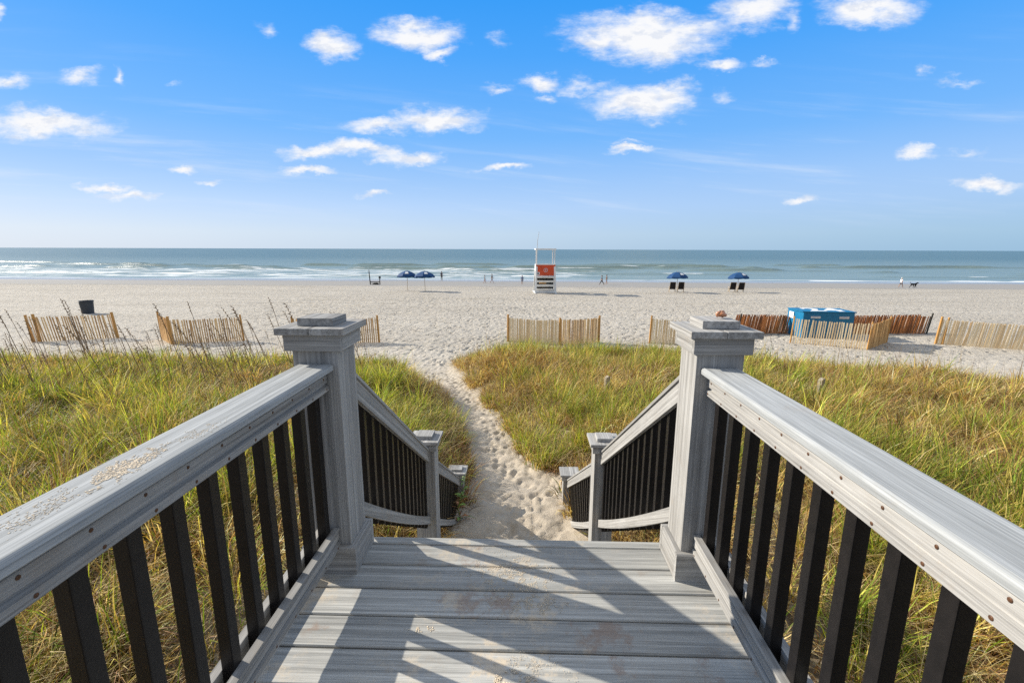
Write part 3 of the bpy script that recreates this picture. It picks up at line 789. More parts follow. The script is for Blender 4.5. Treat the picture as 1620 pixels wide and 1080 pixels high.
crumbs('crumbs of sand lying on the left top rail', [(-.815, .86, .022, .06, 2000, .0026), (-.83, .72, .020, .08, 700, .0016), (-.80, 1.05, .02, .05, 500, .0012)], .917, 1)
crumbs('loose trampled sand grains scattered over the middle of the deck boards', [(-.02, 1.72, .12, .06, 5200, .0017), (.04, 1.58, .09, .045, 3600, .0016), (-.12, 1.62, .16, .10, 2500, .0011), (-.37, 1.44, .025, .012, 420, .0024), (.0, 1.9, .2, .05, 1200, .0012)], 0.0008, 2)
crumbs('heap of loose sand grains at the bottom edge of the photo on the deck', [(-.02, 1.21, .05, .045, 7000, .0022), (-.05, 1.13, .08, .04, 4000, .002), (.0, 1.3, .1, .04, 1600, .0012)], 0.0008, 3)

# shell on the right post
def shell():
    b = MB(); pts = []; rad = []
    for i in range(46):
        a = i * .42; k = math.exp(-i * .058)
        pts.append((math.cos(a) * .013 * k + (1 - k) * .034, math.sin(a) * .013 * k, .014 * k + .004 + (1 - k) * .006)); rad.append(.0145 * k + .0006)
    b.tube(pts, rad, 10)
    b.tube([(-.012, .006, .010), (-.022, -.002, .022), (-.010, -.008, .034)], [.006, .009, .002], 8)
    o = b.build('seashell', M['shell'], None, (.775, 1.83, 1.0945), (0, 0, .5), True)
    o.scale = (.95, .95, .95)
    tag(o, 'small orange pink spiral seashell lying on the right end post cap', 'seashell')
shell()

# leafy vine by the left stair post
def vine():
    x, y = -.80, 5.45; z = float(ground(x, y)) - .02
    t = thing('leafy_vine', 'thin green leafy vine climbing beside the lower left stair post', 'vine', (x, y, z))
    b = MB(); pts = [(0, 0, 0), (-.05, .03, .18), (.0, .0, .36), (.05, -.03, .52), (.06, .02, .68)]
    b.tube(pts, [.006, .005, .005, .004, .002], 6); b.tube([(0, 0, .05), (.12, -.03, .10), (.2, -.05, .08)], [.004, .004, .002], 5)
    b.build('stem', M['leaf'], t, smooth=True)
    for k in range(20):
        s = random.uniform(.05, 1); i = min(3, int(s * 4)); f = s * 4 - i
        p = Vector(pts[i]).lerp(Vector(pts[i + 1]), f); a = random.uniform(0, 6.28); l = random.uniform(.07, .13)
        e = Vector((math.cos(a), math.sin(a), .25)); n = Vector((-math.sin(a), math.cos(a), 0)) * l * .22
        b = MB(); q = p + e * l * .5 + Vector((0, 0, .015)); r = p + e * l + Vector((0, 0, -.02))
        b.add([p, q - n, q + n, r, q + Vector((0, 0, -.012))], [(0, 1, 4), (0, 4, 2), (1, 3, 4), (4, 3, 2)])
        lf = b.build('leaf', M['leaf_dry'] if s < .3 and random.random() < .7 else M['leaf'], t)
vine()

# old cut stakes in the grass
def stake(x, y, h, tilt, label):
    z = float(ground(x, y, False)) - .1
    b = MB(); b.prism([(-.05, 0), (.05, 0), (.048, h), (.02, h + .015), (-.05, h - .03)], -.045, .045)
    o = b.build('wooden_stake', M['grey_wood'], None, (x, y, z), (0, tilt, .4), bevel=.005)
    tag(o, label, 'stake')
stake(6.0, 9.2, .72, .10, 'short weathered grey stake in the grass beyond the right deck rail')
stake(1.9, 10.2, .62, 0, 'pale wooden stake half hidden in the grass above the right stairs')

# ------------------------------------------------------------------ sand fences
def fence(label, runs, posts, group='slatted sand fences on the beach', height=1.22, pitch=.085, sw=.052, lean=0.0, postmat='fence_post'):
    cx = sum(r[0][0] for r in runs) / len(runs); cy = sum(r[0][1] for r in runs) / len(runs); cz = float(ground(cx, cy))
    t = thing('sand_fence', label, 'fence', (cx, cy, cz), 0, group)
    o = Vector((cx, cy, cz))
    for (a, b_, mat, pit, hs) in runs:
        a = Vector((*a, 0)); e = Vector((*b_, 0)); d = (e - a); L = d.length; d.normalize(); nrm = Vector((-d.y, d.x, 0))
        b = MB(); n = max(2, int(L / pit)); ph = random.uniform(0, 6)
        for i in range(n + 1):
            p = a + d * (L * i / n); z = float(ground(p.x, p.y)) - .03
            hh = height * hs * (1 + random.uniform(-.02, .02)) - .05 * math.sin(math.pi * i / n)
            tl = random.gauss(lean, .012 + abs(lean) * .10); w = sw * random.uniform(.85, 1.1) / 2; th = .005
            u = d; top = p + u * (tl * hh) + nrm * random.gauss(0, .012)
            P = [p - u * w - nrm * th, p + u * w - nrm * th, p + u * w + nrm * th, p - u * w + nrm * th]
            Q = [q - p + top for q in P]
            b.add([tuple(Vector((q.x, q.y, z)) - o) for q in P] + [tuple(Vector((q.x, q.y, z + hh)) - o) for q in Q], [(3, 2, 1, 0), (4, 5, 6, 7), (0, 1, 5, 4), (1, 2, 6, 5), (2, 3, 7, 6), (3, 0, 4, 7)])
        pan = b.build('slat_panel', M[mat], t)
        b = MB()
        for f in (.15, .5, .85):
            pts = []
            for i in range(9):
                p = a + d * (L * i / 8) + nrm * .012; pts.append(tuple(Vector((p.x + d.x * lean * f * height, p.y + d.y * lean * f * height, float(ground(p.x, p.y)) + f * height * hs)) - o))
            b.tube(pts, .0035, 4)
        b.build('wire', M['wire'], pan)
    for (x, y, r, hs) in posts:
        z = float(ground(x, y)); h = height * hs + .06
        b = MB(); b.tube([(0, 0, -.1), (lean * h * .5, 0, h * .5), (lean * h, 0, h)], [r, r, r * .92], 8)
        b.build('fence_post', M[postmat], t, Vector((x, y, z)) - o)
    return t
G = 'slatted sand fences on the beach'
fence('leftmost tan slat sand fence with thick golden posts, in front of the trash can', [((-22.8, 20.5), (-20.1, 21.8), 'slat_tan', .098, 1.0)], [(-22.85, 20.45, .055, 1.0), (-22.6, 20.55, .06, 1.02), (-20.05, 21.85, .06, 1.0)], lean=-.11)
fence('tan slat sand fence with a solid golden short side, second from the left', [((-17.5, 21.4), (-16.1, 20.2), 'slat_gold', .036, 1.0), ((-16.05, 20.2), (-13.4, 21.3), 'slat_tan', .088, .95)], [(-17.5, 21.45, .045, 1.05), (-16.05, 20.2, .06, 1.0), (-13.4, 21.3, .045, .98)], lean=-.05)
fence('tan slat sand fence partly hidden behind the left deck post', [((-10.6, 20.6), (-6.9, 21.3), 'slat_tan', .09, 1.0)], [(-10.6, 20.6, .05, 1.0), (-6.88, 21.3, .05, 1.02)], lean=-.03)
fence('two panel pale slat sand fence right of the path mouth, joined at a brown post', [((-.75, 21.57), (1.63, 20.93), 'slat_pale', .058, .97), ((1.66, 20.93), (3.52, 21.6), 'slat_tan', .062, 1.0)], [(-.77, 21.57, .05, 1.02), (1.64, 20.92, .05, .98), (3.54, 21.6, .05, 1.0)])
fence('pale slat sand fence partly hidden behind the right deck post', [((5.95, 21.55), (9.2, 20.9), 'slat_pale', .066, .97)], [(5.92, 21.55, .045, 1.02), (9.2, 20.9, .045, 1.0)], lean=.03)
fence('yellow corner slat sand fence standing in front of the blue box', [((12.65, 21.85), (15.2, 20.45), 'slat_pale', .096, .98), ((15.22, 20.43), (17.2, 22.0), 'slat_gold', .040, .98)], [(12.64, 21.86, .035, 1.0), (15.21, 20.43, .03, .98), (17.25, 22.05, .04, 1.0)], lean=.05)
fence('pale yellow slat sand fence at the right edge of the photo', [((19.45, 21.95), (23.6, 20.1), 'slat_pale', .060, .98)], [(19.45, 21.95, .05, 1.02), (19.68, 21.85, .045, 1.0), (22.3, 20.7, .05, .95)], lean=.09)
fence('long dark reddish brown leaning slat fence behind the blue box', [((11.2, 24.3), (21.4, 24.9), 'slat_dark', .066, .80), ((11.2, 24.75), (21.25, 25.3), 'slat_dark', .066, .82)], [(21.5, 24.9, .04, .86), (11.2, 24.3, .04, .84)], lean=.16, postmat='dark_wood')

# ------------------------------------------------------------------ blue box "24"
def blue_box():
    z = float(ground(16.6, 23.9))
    t = thing('storage_box', 'bright blue storage box with white 24 on its lid, behind the yellow slat fence', 'storage box', (15.13, 23.15, z), 0)
    # front edge y=0, depth 1.5 ; x -1.35..1.35
    W = 1.20; D = 1.5; Hh = 1.29
    b = MB(); b.add([(-W, 0, 0), (W, 0, 0), (W + .05, D, 0), (-W - .05, D, 0), (-W, 0, Hh), (W, 0, Hh), (W + .05, D, Hh), (-W - .05, D, Hh)], [(3, 2, 1, 0), (4, 5, 6, 7), (0, 1, 5, 4), (1, 2, 6, 5), (2, 3, 7, 6), (3, 0, 4, 7)])
    b.build('box_body', M['blue_box'], t, bevel=.02)
    b = MB(); b.box(-W - .07, W + .07, -.03, D + .04, Hh + .003, Hh + .05); b.build('lid', M['blue_box'], t, bevel=.01)
    for x in (-.62, .72):
        b = MB(); b.box(x - .23, x + .23, -.012, -.002, Hh - .30, Hh - .19); h = b.build('handle_plate', M['grey_metal'], t, bevel=.003)
        b = MB(); b.tube([(x - .15, -.012, Hh - .245), (x - .14, -.05, Hh - .245), (x + .14, -.05, Hh - .245), (x + .15, -.012, Hh - .245)], .012, 6); b.build('handle', M['grey_metal'], h)
    b = MB(); b.box(-W - .065, -W - .052, .85, 1.3, Hh - .42, Hh - .10); lab = b.build('side_label', M['white'], t)
    cu = bpy.data.curves.new('lid_number', 'FONT'); cu.body = '24'; cu.size = 1.35; cu.align_x = 'CENTER'; cu.extrude = .003; cu.offset = .04; cu.space_character = 1.15
    tx = bpy.data.objects.new('tmp', cu); me = bpy.data.meshes.new_from_object(tx); me.name = 'lid_number'; me.materials.clear(); me.materials.append(M['white'])
    bpy.data.objects.remove(tx)
    o = link('lid_number', me, t, (.05, .16, Hh + .055)); o.scale = (1.2, 1.3, 1)
    cu = bpy.data.curves.new('label_number', 'FONT'); cu.body = '2'; cu.size = .3; cu.align_x = 'CENTER'; cu.extrude = .001
    tx = bpy.data.objects.new('tmp', cu); me = bpy.data.meshes.new_from_object(tx); me.materials.clear(); me.materials.append(M['blue_box']); bpy.data.objects.remove(tx)
    link('label_number', me, lab, (-W - .068, 1.1, Hh - .36), (R(90), 0, R(-90)))
    t.rotation_euler = (0, 0, R(-4))
blue_box()

# ------------------------------------------------------------------ trash can
def trash_can():
    x, y = -29.5, 30.2; z = float(ground(x, y)) - .03
    t = thing('trash_can', 'dark grey trash can on the sand beyond the leftmost fence', 'trash can', (x, y, z)); t.rotation_euler = (0, R(-2), 0)
    b = MB(); b.lathe([(.001, 0), (.31, 0), (.32, .02), (.36, .5), (.385, .84), (.40, .85), (.40, .90), (.37, .90), (.36, .84), (.30, .06), (.001, .06)], 28)
    b.build('barrel', M['dark_grey'], t, smooth=False)
    b = MB(); b.lathe([(.402, .80), (.415, .81), (.415, .835), (.402, .845)], 28); b.build('rim_band', M['dark_grey'], t)
    for s in (-1, 1):
        b = MB(); b.tube([(s * .38, -.08, .72), (s * .43, -.07, .72), (s * .43, .07, .72), (s * .38, .08, .72)], .014, 6); b.build('handle', M['dark_grey'], t)
trash_can()

# ------------------------------------------------------------------ lifeguard stand
def lifeguard_stand():
    x, y = 2.1, 48.8; z = float(ground(x, y)) - .05
    t = thing('lifeguard_stand', 'white wooden lifeguard stand with a red board, facing the sea', 'lifeguard stand', (x, y, z), R(3))
    def post(x0, y0, x1, y1, z0, z1, w=.06, name='leg', mat='white'):
        b = MB(); b.tube([(x0, y0, z0), (x1, y1, z1)], w, 4); b.build(name, M[mat], t)
    for sx in (-1, 1):
        post(sx * 1.03, -1.0, sx * .92, -.75, 0, 3.0, .13); post(sx * 1.03, 1.3, sx * .92, .75, 0, 3.0, .12)
        post(sx * .92, -.75, sx * .92, -.75, 3.0, 4.45, .065, 'canopy_post'); post(sx * .88, .75, sx * .88, .75, 3.0, 4.45, .055, 'canopy_post')
        b = MB(); b.box(sx * 1.05 - .07, sx * 1.05 + .07, -1.5, 1.6, -.02, .16); b.build('skid', M['white'], t, bevel=.01)
        b = MB(); b.tube([(sx * 1.0, -.9, .5), (sx * .94, .8, 2.4)], .05, 4); b.build('brace', M['white'], t)
    b = MB(); b.box(-1.05, 1.05, -.95, .95, 4.45, 4.60); b.build('roof', M['white'], t, bevel=.02)
    b = MB(); b.box(-.98, .98, -.80, .85, 1.78, 1.86); b.build('platform', M['white'], t)
    b = MB(); b.box(-.99, .99, -.86, -.82, 1.87, 2.95); red = b.build('red_board', M['red'], t, bevel=.005)
    b = MB()
    N = 20
    for i in range(N):
        a0, a1 = 2 * math.pi * i / N, 2 * math.pi * (i + 1) / N
        b.add([(r * math.cos(a), -.868, 2.42 + r * math.sin(a)) for a in (a0, a1) for r in (.17, .21)], [(0, 1, 3, 2)])
    b.box(-.03, .03, -.872, -.866, 2.30, 2.54); b.build('emblem', M['grey_metal'], red)
    b = MB(); b.box(-.94, -.62, -.90, -.87, 1.93, 2.22); nb = b.build('notice', M['white'], red)
    b = MB(); b.box(-.88, -.70, -.906, -.901, 2.0, 2.16); b.build('notice_print', M['dark_grey'], nb)
    b = MB(); b.box(-1.0, 1.0, -.88, -.80, 2.96, 3.06); b.build('rail', M['white'], t, bevel=.01)
    for s in (-1, 1):
        b = MB(); b.box(s * .97 - .03, s * .97 + .03, -.78, .8, 2.3, 2.95); b.build('side_board', M['white'], t)
    for z0, z1, yy in ((.10, .52, -1.06), (.74, .97, -1.00), (1.18, 1.38, -.95), (1.62, 1.78, -.90)):
        b = MB(); b.box(-.97, .97, yy - .05, yy + .03, z0, z1); b.box(-.9, .9, yy - .25, yy - .051, z1 - .05, z1); b.build('step', M['white'], t, bevel=.008)
    b = MB(); b.box(-.84, .84, -.5, .45, .5, 1.6); b.build('dark_interior', M['dark_wood'], t)  # dark block added so the gaps between steps read as shaded interior
    b = MB(); b.box(-.6, .1, -.82, -.5, 1.02, 1.14); b.build('rescue_float', M['slat_gold'], t, bevel=.03)
    b = MB(); b.tube([(-.9, -.7, 4.5), (-.86, -.7, 5.4), (-.72, -.7, 6.28)], [.035, .03, .018], 6); b.build('pole', M['grey_metal'], t)
    b = MB(); b.box(-.6, .6, -.1, .5, 2.2, 2.28); b.box(-.6, .6, .5, .56, 2.2, 2.75); b.build('seat', M['white'], t)
lifeguard_stand()

# ------------------------------------------------------------------ umbrellas and chairs
def make_umbrella(x, y, label, rz, tilt):
    z = float(ground(x, y))
    t = thing('beach_umbrella', label, 'umbrella', (x, y, z), rz, 'blue beach umbrellas')
    b = MB(); b.tube([(0, 0, -.2), (0, 0, 2.15)], .022, 8); b.build('pole', M['pale_wood'], t)
    n = 8; Rr = 1.12
    def ring(f, zz): return [(Rr * f * math.cos(2 * math.pi * k / n + .39), Rr * f * math.sin(2 * math.pi * k / n + .39), zz) for k in range(n)]
    prof = [(.03, 2.16), (.25, 2.12), (.5, 2.02), (.75, 1.86), (.92, 1.70), (1.0, 1.60)]
    vs = []; fs = []
    for f, zz in prof: vs += ring(f, zz)
    for i in range(len(prof) - 1):
        for k in range(n): fs.append((i * n + k, i * n + (k + 1) % n, (i + 1) * n + (k + 1) % n, (i + 1) * n + k))
    b = MB(); b.add(vs, fs); can = b.build('canopy', M['blue_canvas'], t)
    can.modifiers.new('thick', 'SOLIDIFY').thickness = .006
    # scalloped valance
    b = MB(); vs = []; fs = []
    for k in range(n):
        a0 = 2 * math.pi * k / n + .39; a1 = a0 + 2 * math.pi / n
        p0 = Vector((Rr * math.cos(a0), Rr * math.sin(a0), 1.597)); p1 = Vector((Rr * math.cos(a1), Rr * math.sin(a1), 1.597))
        m = len(vs)
        for i in range(5):
            q = p0.lerp(p1, i / 4); dr = .10 + .05 * math.sin(math.pi * i / 4)
            vs += [tuple(q), (q.x, q.y, q.z - dr)]
        fs += [(m + 2 * i, m + 2 * i + 1, m + 2 * i + 3, m + 2 * i + 2) for i in range(4)]
    b.add(vs, fs); va = b.build('valance', M['blue_canvas'], can); va.modifiers.new('thick', 'SOLIDIFY').thickness = .004
    # white printed patch on two panels facing the walk
    for kk in (5, ):
        a = 2 * math.pi * (kk + .5) / n + .39
        er = Vector((math.cos(a), math.sin(a), 0)); et = Vector((-math.sin(a), math.cos(a), 0)); ap = math.cos(math.pi / n) * Rr
        def P(f, s_):
            zz = np.interp(f, [p[0] for p in prof], [p[1] for p in prof]); return er * (ap * f) + et * (s_ * ap * f) + Vector((0, 0, zz)) + (er * .55 + Vector((0, 0, .8))) * .014
        b = MB(); vs = []; fs = []
        for i, f in enumerate((.50, .62, .75, .80)):
            for s_ in (-.24, 0, .24): vs.append(tuple(P(f, s_)))
        for i in range(3):
            for j in range(2): fs.append((i * 3 + j, i * 3 + j + 1, i * 3 + j + 4, i * 3 + j + 3))
        b.add(vs, fs); o = b.build('printed_patch', M['white'], can); o.modifiers.new('thick', 'SOLIDIFY').thickness = .003
    for k in range(n):
        a = 2 * math.pi * k / n + .39; b = MB()
        b.tube([(Rr * f * .985 * math.cos(a), Rr * f * .985 * math.sin(a), zz - .02) for f, zz in prof], .008, 4); b.build('rib', M['pale_wood'], t)
    b = MB(); b.lathe([(.001, 2.24), (.02, 2.23), (.025, 2.18), (.012, 2.15)], 8); b.build('finial', M['pale_wood'], t)
    t.rotation_euler = (tilt, 0, rz)
    return t
make_umbrella(-12.7, 49.9, 'open blue beach umbrella leftmost of the overlapping pair', .2, R(-5))
make_umbrella(-10.65, 49.3, 'open blue beach umbrella right of the overlapping pair, touching its neighbour', .45, R(-5))
make_umbrella(16.35, 50.1, 'open blue beach umbrella shading the left pair of chairs', .35, R(-3))
make_umbrella(23.1, 50.8, 'open blue beach umbrella shading the right pair of chairs', .4, R(-3))

def make_chair():
    t = thing('beach_chair', 'x', 'chair', (0, 0, 0), 0, 'dark beach chairs under umbrellas')
    for s in (-1, 1):
        b = MB(); b.tube([(s * .30, -.55, .0), (s * .30, .45, .42)], .025, 4); b.build('leg', M['pale_wood'], t)
        b = MB(); b.tube([(s * .30, .55, .0), (s * .30, -.30, .36), (s * .28, -.62, 1.12)], .025, 4); b.build('side_frame', M['pale_wood'], t)
        b = MB(); b.box(s * .33 - .035, s * .33 + .035, -.38, .38, .56, .585); b.build('armrest', M['pale_wood'], t)
    b = MB(); b.add([(-.28, .45, .36), (.28, .45, .36), (.28, .1, .30), (-.28, .1, .30), (.28, -.28, .34), (-.28, -.28, .34)], [(0, 1, 2, 3), (3, 2, 4, 5)])
    o = b.build('seat', M['dark_fabric'], t); o.modifiers.new('thick', 'SOLIDIFY').thickness = .012
    b = MB(); b.add([(-.28, -.28, .34), (.28, -.28, .34), (.28, -.47, .70), (-.28, -.47, .70), (.27, -.60, 1.10), (-.27, -.60, 1.10)], [(0, 1, 2, 3), (3, 2, 4, 5)])
    o = b.build('backrest', M['dark_fabric'], t); o.modifiers.new('thick', 'SOLIDIFY').thickness = .012
    b = MB(); b.tube([(-.29, -.62, 1.11), (.29, -.62, 1.11)], .022, 4); b.build('crossbar', M['pale_wood'], t)
    return t
ch0 = make_chair()
for i, (x, y, lab) in enumerate([(15.95, 50.5, 'dark beach chair under the left chair umbrella, on the left of its pole'), (16.85, 50.5, 'dark beach chair under the left chair umbrella, on the right of its pole'), (22.65, 51.2, 'dark beach chair under the right chair umbrella, on the left of its pole'), (23.55, 51.2, 'dark beach chair under the right chair umbrella, on the right of its pole')]):
    c = ch0 if i == 0 else copy_tree(ch0)
    c['label'] = lab; c.location = (x, y, float(ground(x, y))); c.rotation_euler = (0, 0, R(-12))

# dark wooden frame near the water
def marker_frame():
    x, y = -25.8, 79.5; z = float(ground(x, y)) - .05
    t = thing('beach_marker', 'dark wooden marker with one tall pole and a short post near the water', 'marker', (x, y, z))
    b = MB(); b.tube([(-.85, 0, -.1), (-.95, 0, 1.4), (-1.0, 0, 2.6)], [.10, .09, .05], 6); b.build('tall_pole', M['dark_wood'], t)
    b = MB(); b.tube([(.8, 0, -.1), (.8, 0, 1.2)], .08, 6); b.build('short_post', M['dark_wood'], t)
    b = MB(); b.box(.64, .98, -.12, .12, 1.1, 1.5); b.build('post_head', M['dark_grey'], t, bevel=.05)
    b = MB(); b.box(-.85, .8, -.06, .06, .42, .56); b.build('crossbar', M['dark_wood'], t, bevel=.01)
    b = MB(); b.box(-1.2, -.8, -.03, .03, 2.12, 2.18); b.build('peg', M['dark_wood'], t)
    b = MB(); b.tube([(-.7, .1, .06), (-.2, 0, .18), (.3, .1, .2), (.75, 0, .05)], [.08, .16, .17, .06], 8); b.build('rope_heap', M['dark_wood'], t, smooth=True)
marker_frame()

# ------------------------------------------------------------------ people and the dog
def skin_obj(name, verts, edges, radii, mat, parent, root=0, sub=2):
    me = bpy.data.meshes.new(name); me.from_pydata(verts, edges, []); me.materials.append(mat)
    o = link(name, me, parent)
    sk = o.modifiers.new('skin', 'SKIN'); sk.use_smooth_shade = True
    if not me.skin_vertices: me.skin_vertices.new()
    for i, r in enumerate(radii):
        rr = r if isinstance(r, (tuple, list)) else (r, r)
        me.skin_vertices[0].data[i].radius = rr; me.skin_vertices[0].data[i].use_root = (i == root)
    ss = o.modifiers.new('sub', 'SUBSURF'); ss.levels = sub; ss.render_levels = sub
    return o

def person(x, y, rz, h, label, shirt, bottoms, stride, long_legs, hair='hair', long_shirt=False, zoff=0.0):
    z = float(ground(x, y)) + zoff
    if y > 100: z = min(z, SEA_Z) + zoff
    t = thing('person', label, 'person', (x, y, z), rz, 'people walking along the shore')
    st = stride
    # faces +Y; joints
    J = {'pelvis': (0, 0, .93), 'belly': (0, 0, 1.08), 'chest': (0, .0, 1.30), 'neckb': (0, .0, 1.45), 'neck': (0, .01, 1.52), 'head': (0, .02, 1.62), 'crown': (0, .02, 1.72)}
    V = list(J.values()); E = [(i, i + 1) for i in range(6)]; Rd = [(.13, .10), (.125, .095), (.15, .105), (.09, .075), (.05, .052), (.078, .09), (.055, .065)]
    def chain(start, pts, rs):
        p = start
        for q, r in zip(pts, rs):
            V.append(q); Rd.append(r); E.append((p, len(V) - 1)); p = len(V) - 1
        return p
    for s in (-1, 1):
        f = s * st
        chain(0, [(s * .09, 0, .86), (s * .095, f * .24, .48 + abs(f) * .0), (s * .095, f * .42 - (.06 if f < 0 else 0), .075 + (.05 if f < 0 else 0)), (s * .10, f * .42 + .12, .03 + (.02 if f < 0 else 0))], [.085, .055, .038, (.04, .028)])
        w = chain(2, [(s * .19, 0, 1.40), (s * .23, -f * .10, 1.13), (s * .23, -f * .22 + .04, .90), (s * .23, -f * .24 + .06, .84)], [.052, .040, .030, (.018, .035)])
        hx, hy, hz = V[w]
        for k, (dy, dz) in enumerate(((.03, -.07), (.012, -.085), (-.006, -.08), (-.024, -.065))):
            chain(w, [(hx, hy + dy, hz + dz * .5), (hx - s * .01, hy + dy + .01, hz + dz)], [.009, .008])
        chain(w, [(hx - s * .02, hy + .04, hz - .02), (hx - s * .025, hy + .055, hz - .05)], [.010, .009])
    b = skin_obj('body', V, E, Rd, M['skin'], t)
    # face: nose, eyes, ears
    fb = MB(); fb.tube([(0, .10, 1.645), (0, .135, 1.60), (0, .10, 1.59)], [.008, .014, .006], 6); fb.build('nose', M['skin'], b)
    for s in (-1, 1):
        e = MB(); e.lathe([(.001, .012), (.009, .008), (.012, 0), (.009, -.008), (.001, -.012)], 8, Matrix.Translation((s * .032, .098, 1.635))); e.build('eye', M['cloth_black'], b)
        e = MB(); e.lathe([(.001, .03), (.012, .02), (.015, 0), (.010, -.02), (.001, -.03)], 8, Matrix.Translation((s * .082, .02, 1.62))); e.build('ear', M['skin'], b)
    hb = MB(); hb.lathe([(.092, 1.60), (.100, 1.66), (.088, 1.72), (.055, 1.76), (.001, 1.775)], 14, Matrix.Translation((0, -.012, .0))); hb.build('hair', M[hair], b, smooth=True)
    lo = .80 if long_shirt else .97
    tv = [(0, 0, lo), (0, 0, 1.10), (0, 0, 1.30), (0, 0, 1.43)]; te = [(0, 1), (1, 2), (2, 3)]; tr = [(.155, .125), (.145, .115), (.168, .122), (.095, .085)]
    for s in (-1, 1):
        tv += [(s * .19, 0, 1.40), (s * .222, -s * st * .06, 1.22)]; te += [(2, len(tv) - 2), (len(tv) - 2, len(tv) - 1)]; tr += [.066, .062]
    skin_obj('shirt', tv, te, tr, M[shirt], b)
    pv = [(0, 0, .99), (0, 0, .90)]; pe = [(0, 1)]; pr = [(.145, .115), (.15, .12)]
    for s in (-1, 1):
        f = s * st
        pv += [(s * .09, 0, .84), (s * .095, f * .17, .58)]; pe += [(1, len(pv) - 2), (len(pv) - 2, len(pv) - 1)]; pr += [.098, .082]
        if long_legs:
            pv += [(s * .095, f * .24, .46), (s * .095, f * .41 - (.06 if f < 0 else 0), .11 + (.05 if f < 0 else 0))]; pe += [(len(pv) - 3, len(pv) - 2), (len(pv) - 2, len(pv) - 1)]; pr += [.066, .052]
    skin_obj('trousers' if long_legs else 'shorts', pv, pe, pr, M[bottoms], b)
    k = h / 1.77; t.scale = (k, k, k)
    return t
person(-18.2, 101.5, R(10), 1.95, 'person in dark clothes standing at the water edge right of the blue umbrella pair', 'cloth_navy', 'cloth_black', .12, True, zoff=.0)
person(-7.4, 86.0, R(-80), 1.55, 'person in grey walking on the wet sand, left one of two near the waterline', 'cloth_grey', 'cloth_tan', .5, False)
person(-6.2, 88.0, R(-100), 1.72, 'person with dark top walking on the wet sand, right one of two near the waterline', 'cloth_navy', 'cloth_grey', .75, False)
person(-.45, 83.0, R(170), 1.68, 'person in blue grey shirt standing alone just left of the lifeguard stand', 'cloth_blue', 'cloth_grey', .1, False)
person(13.6, 82.3, R(80), 1.75, 'person in dark trousers striding along the shore right of the lifeguard stand', 'cloth_grey', 'cloth_black', .95, True)
person(15.0, 85.5, R(60), 1.74, 'person in pale top walking just behind the striding person', 'cloth_tan', 'cloth_grey', .35, False)
person(61.5, 77.5, R(-80), 1.68, 'white haired person in a long white shirt walking the black dog', 'cloth_white', 'cloth_black', .7, False, 'hair_white', True)
def dog():
    x, y = 64.0, 78.0; z = float(ground(x, y))
    t = thing('dog', 'small black dog walking on the sand ahead of its owner', 'dog', (x, y, z), R(-85))
    V = [(0, -.30, .50), (0, -.05, .49), (0, .22, .50), (0, .36, .60), (0, .46, .68), (0, .58, .65), (0, .66, .63)]; E = [(i, i + 1) for i in range(6)]; Rd = [(.10, .11), (.10, .10), (.12, .14), (.075, .08), (.075, .075), (.045, .042), (.03, .03)]
    def chain(p, pts, rs):
        for q, r in zip(pts, rs):
            V.append(q); Rd.append(r); E.append((p, len(V) - 1)); p = len(V) - 1
    for s in (-1, 1):
        f = s * .10
        chain(0, [(s * .08, -.28 + f, .40), (s * .085, -.22 + f, .27), (s * .085, -.36 + f * 1.5, .16), (s * .085, -.34 + f * 2, .03), (s * .085, -.28 + f * 2, .02)], [.075, .05, .03, .026, .028])
        chain(2, [(s * .08, .22 - f, .36), (s * .08, .20 - f * 1.4, .20), (s * .08, .22 - f * 2, .03), (s * .08, .27 - f * 2, .02)], [.06, .035, .026, .028])
    chain(0, [(0, -.42, .56), (0, -.58, .68), (0, -.66, .80)], [.04, .028, .016])
    b = skin_obj('body', V, E, Rd, M['fur_black'], t, root=1)
    for s in (-1, 1):
        e = MB(); e.tube([(s * .055, .44, .73), (s * .09, .43, .71), (s * .10, .45, .62)], [.02, .03, .012], 6); e.build('ear', M['fur_black'], b, smooth=True)
        e = MB(); e.lathe([(.001, .008), (.008, 0), (.001, -.008)], 8, Matrix.Translation((s * .03, .53, .69))); e.build('eye', M['dark_grey'], b)
    t.scale = (1.2, 1.2, 1.2)
dog()

# ------------------------------------------------------------------ sun, sky, clouds
SUN_EL = R(27.5); AZ = R(21)            # light travels towards +x and a little towards the camera
sd = Vector((-math.cos(AZ) * math.cos(SUN_EL), math.sin(AZ) * math.cos(SUN_EL), math.sin(SUN_EL)))   # towards the sun
sl = bpy.data.lights.new('sun', 'SUN'); sl.energy = 5.0; sl.angle = R(.55); sl.color = (1.0, .92, .79)
so = bpy.data.objects.new('sun', sl); col.objects.link(so); so.rotation_euler = sd.to_track_quat('Z', 'Y').to_euler(); so.location = sd * 60

# camera constants (also used to find the direction of each cloud from the photograph)
F = 730.; PITCH = R(11.29); YAW = math.atan(20 / F * math.cos(PITCH)); ROLL = R(.19)
fw = Vector((-math.sin(YAW) * math.cos(PITCH), math.cos(YAW) * math.cos(PITCH), -math.sin(PITCH)))
rt = Vector((math.cos(YAW), math.sin(YAW), 0)); up = rt.cross(fw)
rt2 = rt * math.cos(ROLL) + up * math.sin(ROLL); up2 = up * math.cos(ROLL) - rt * math.sin(ROLL)
def direction(x, y): return fw + rt2 * ((x - 810) / F) - up2 * ((y - 540) / F)

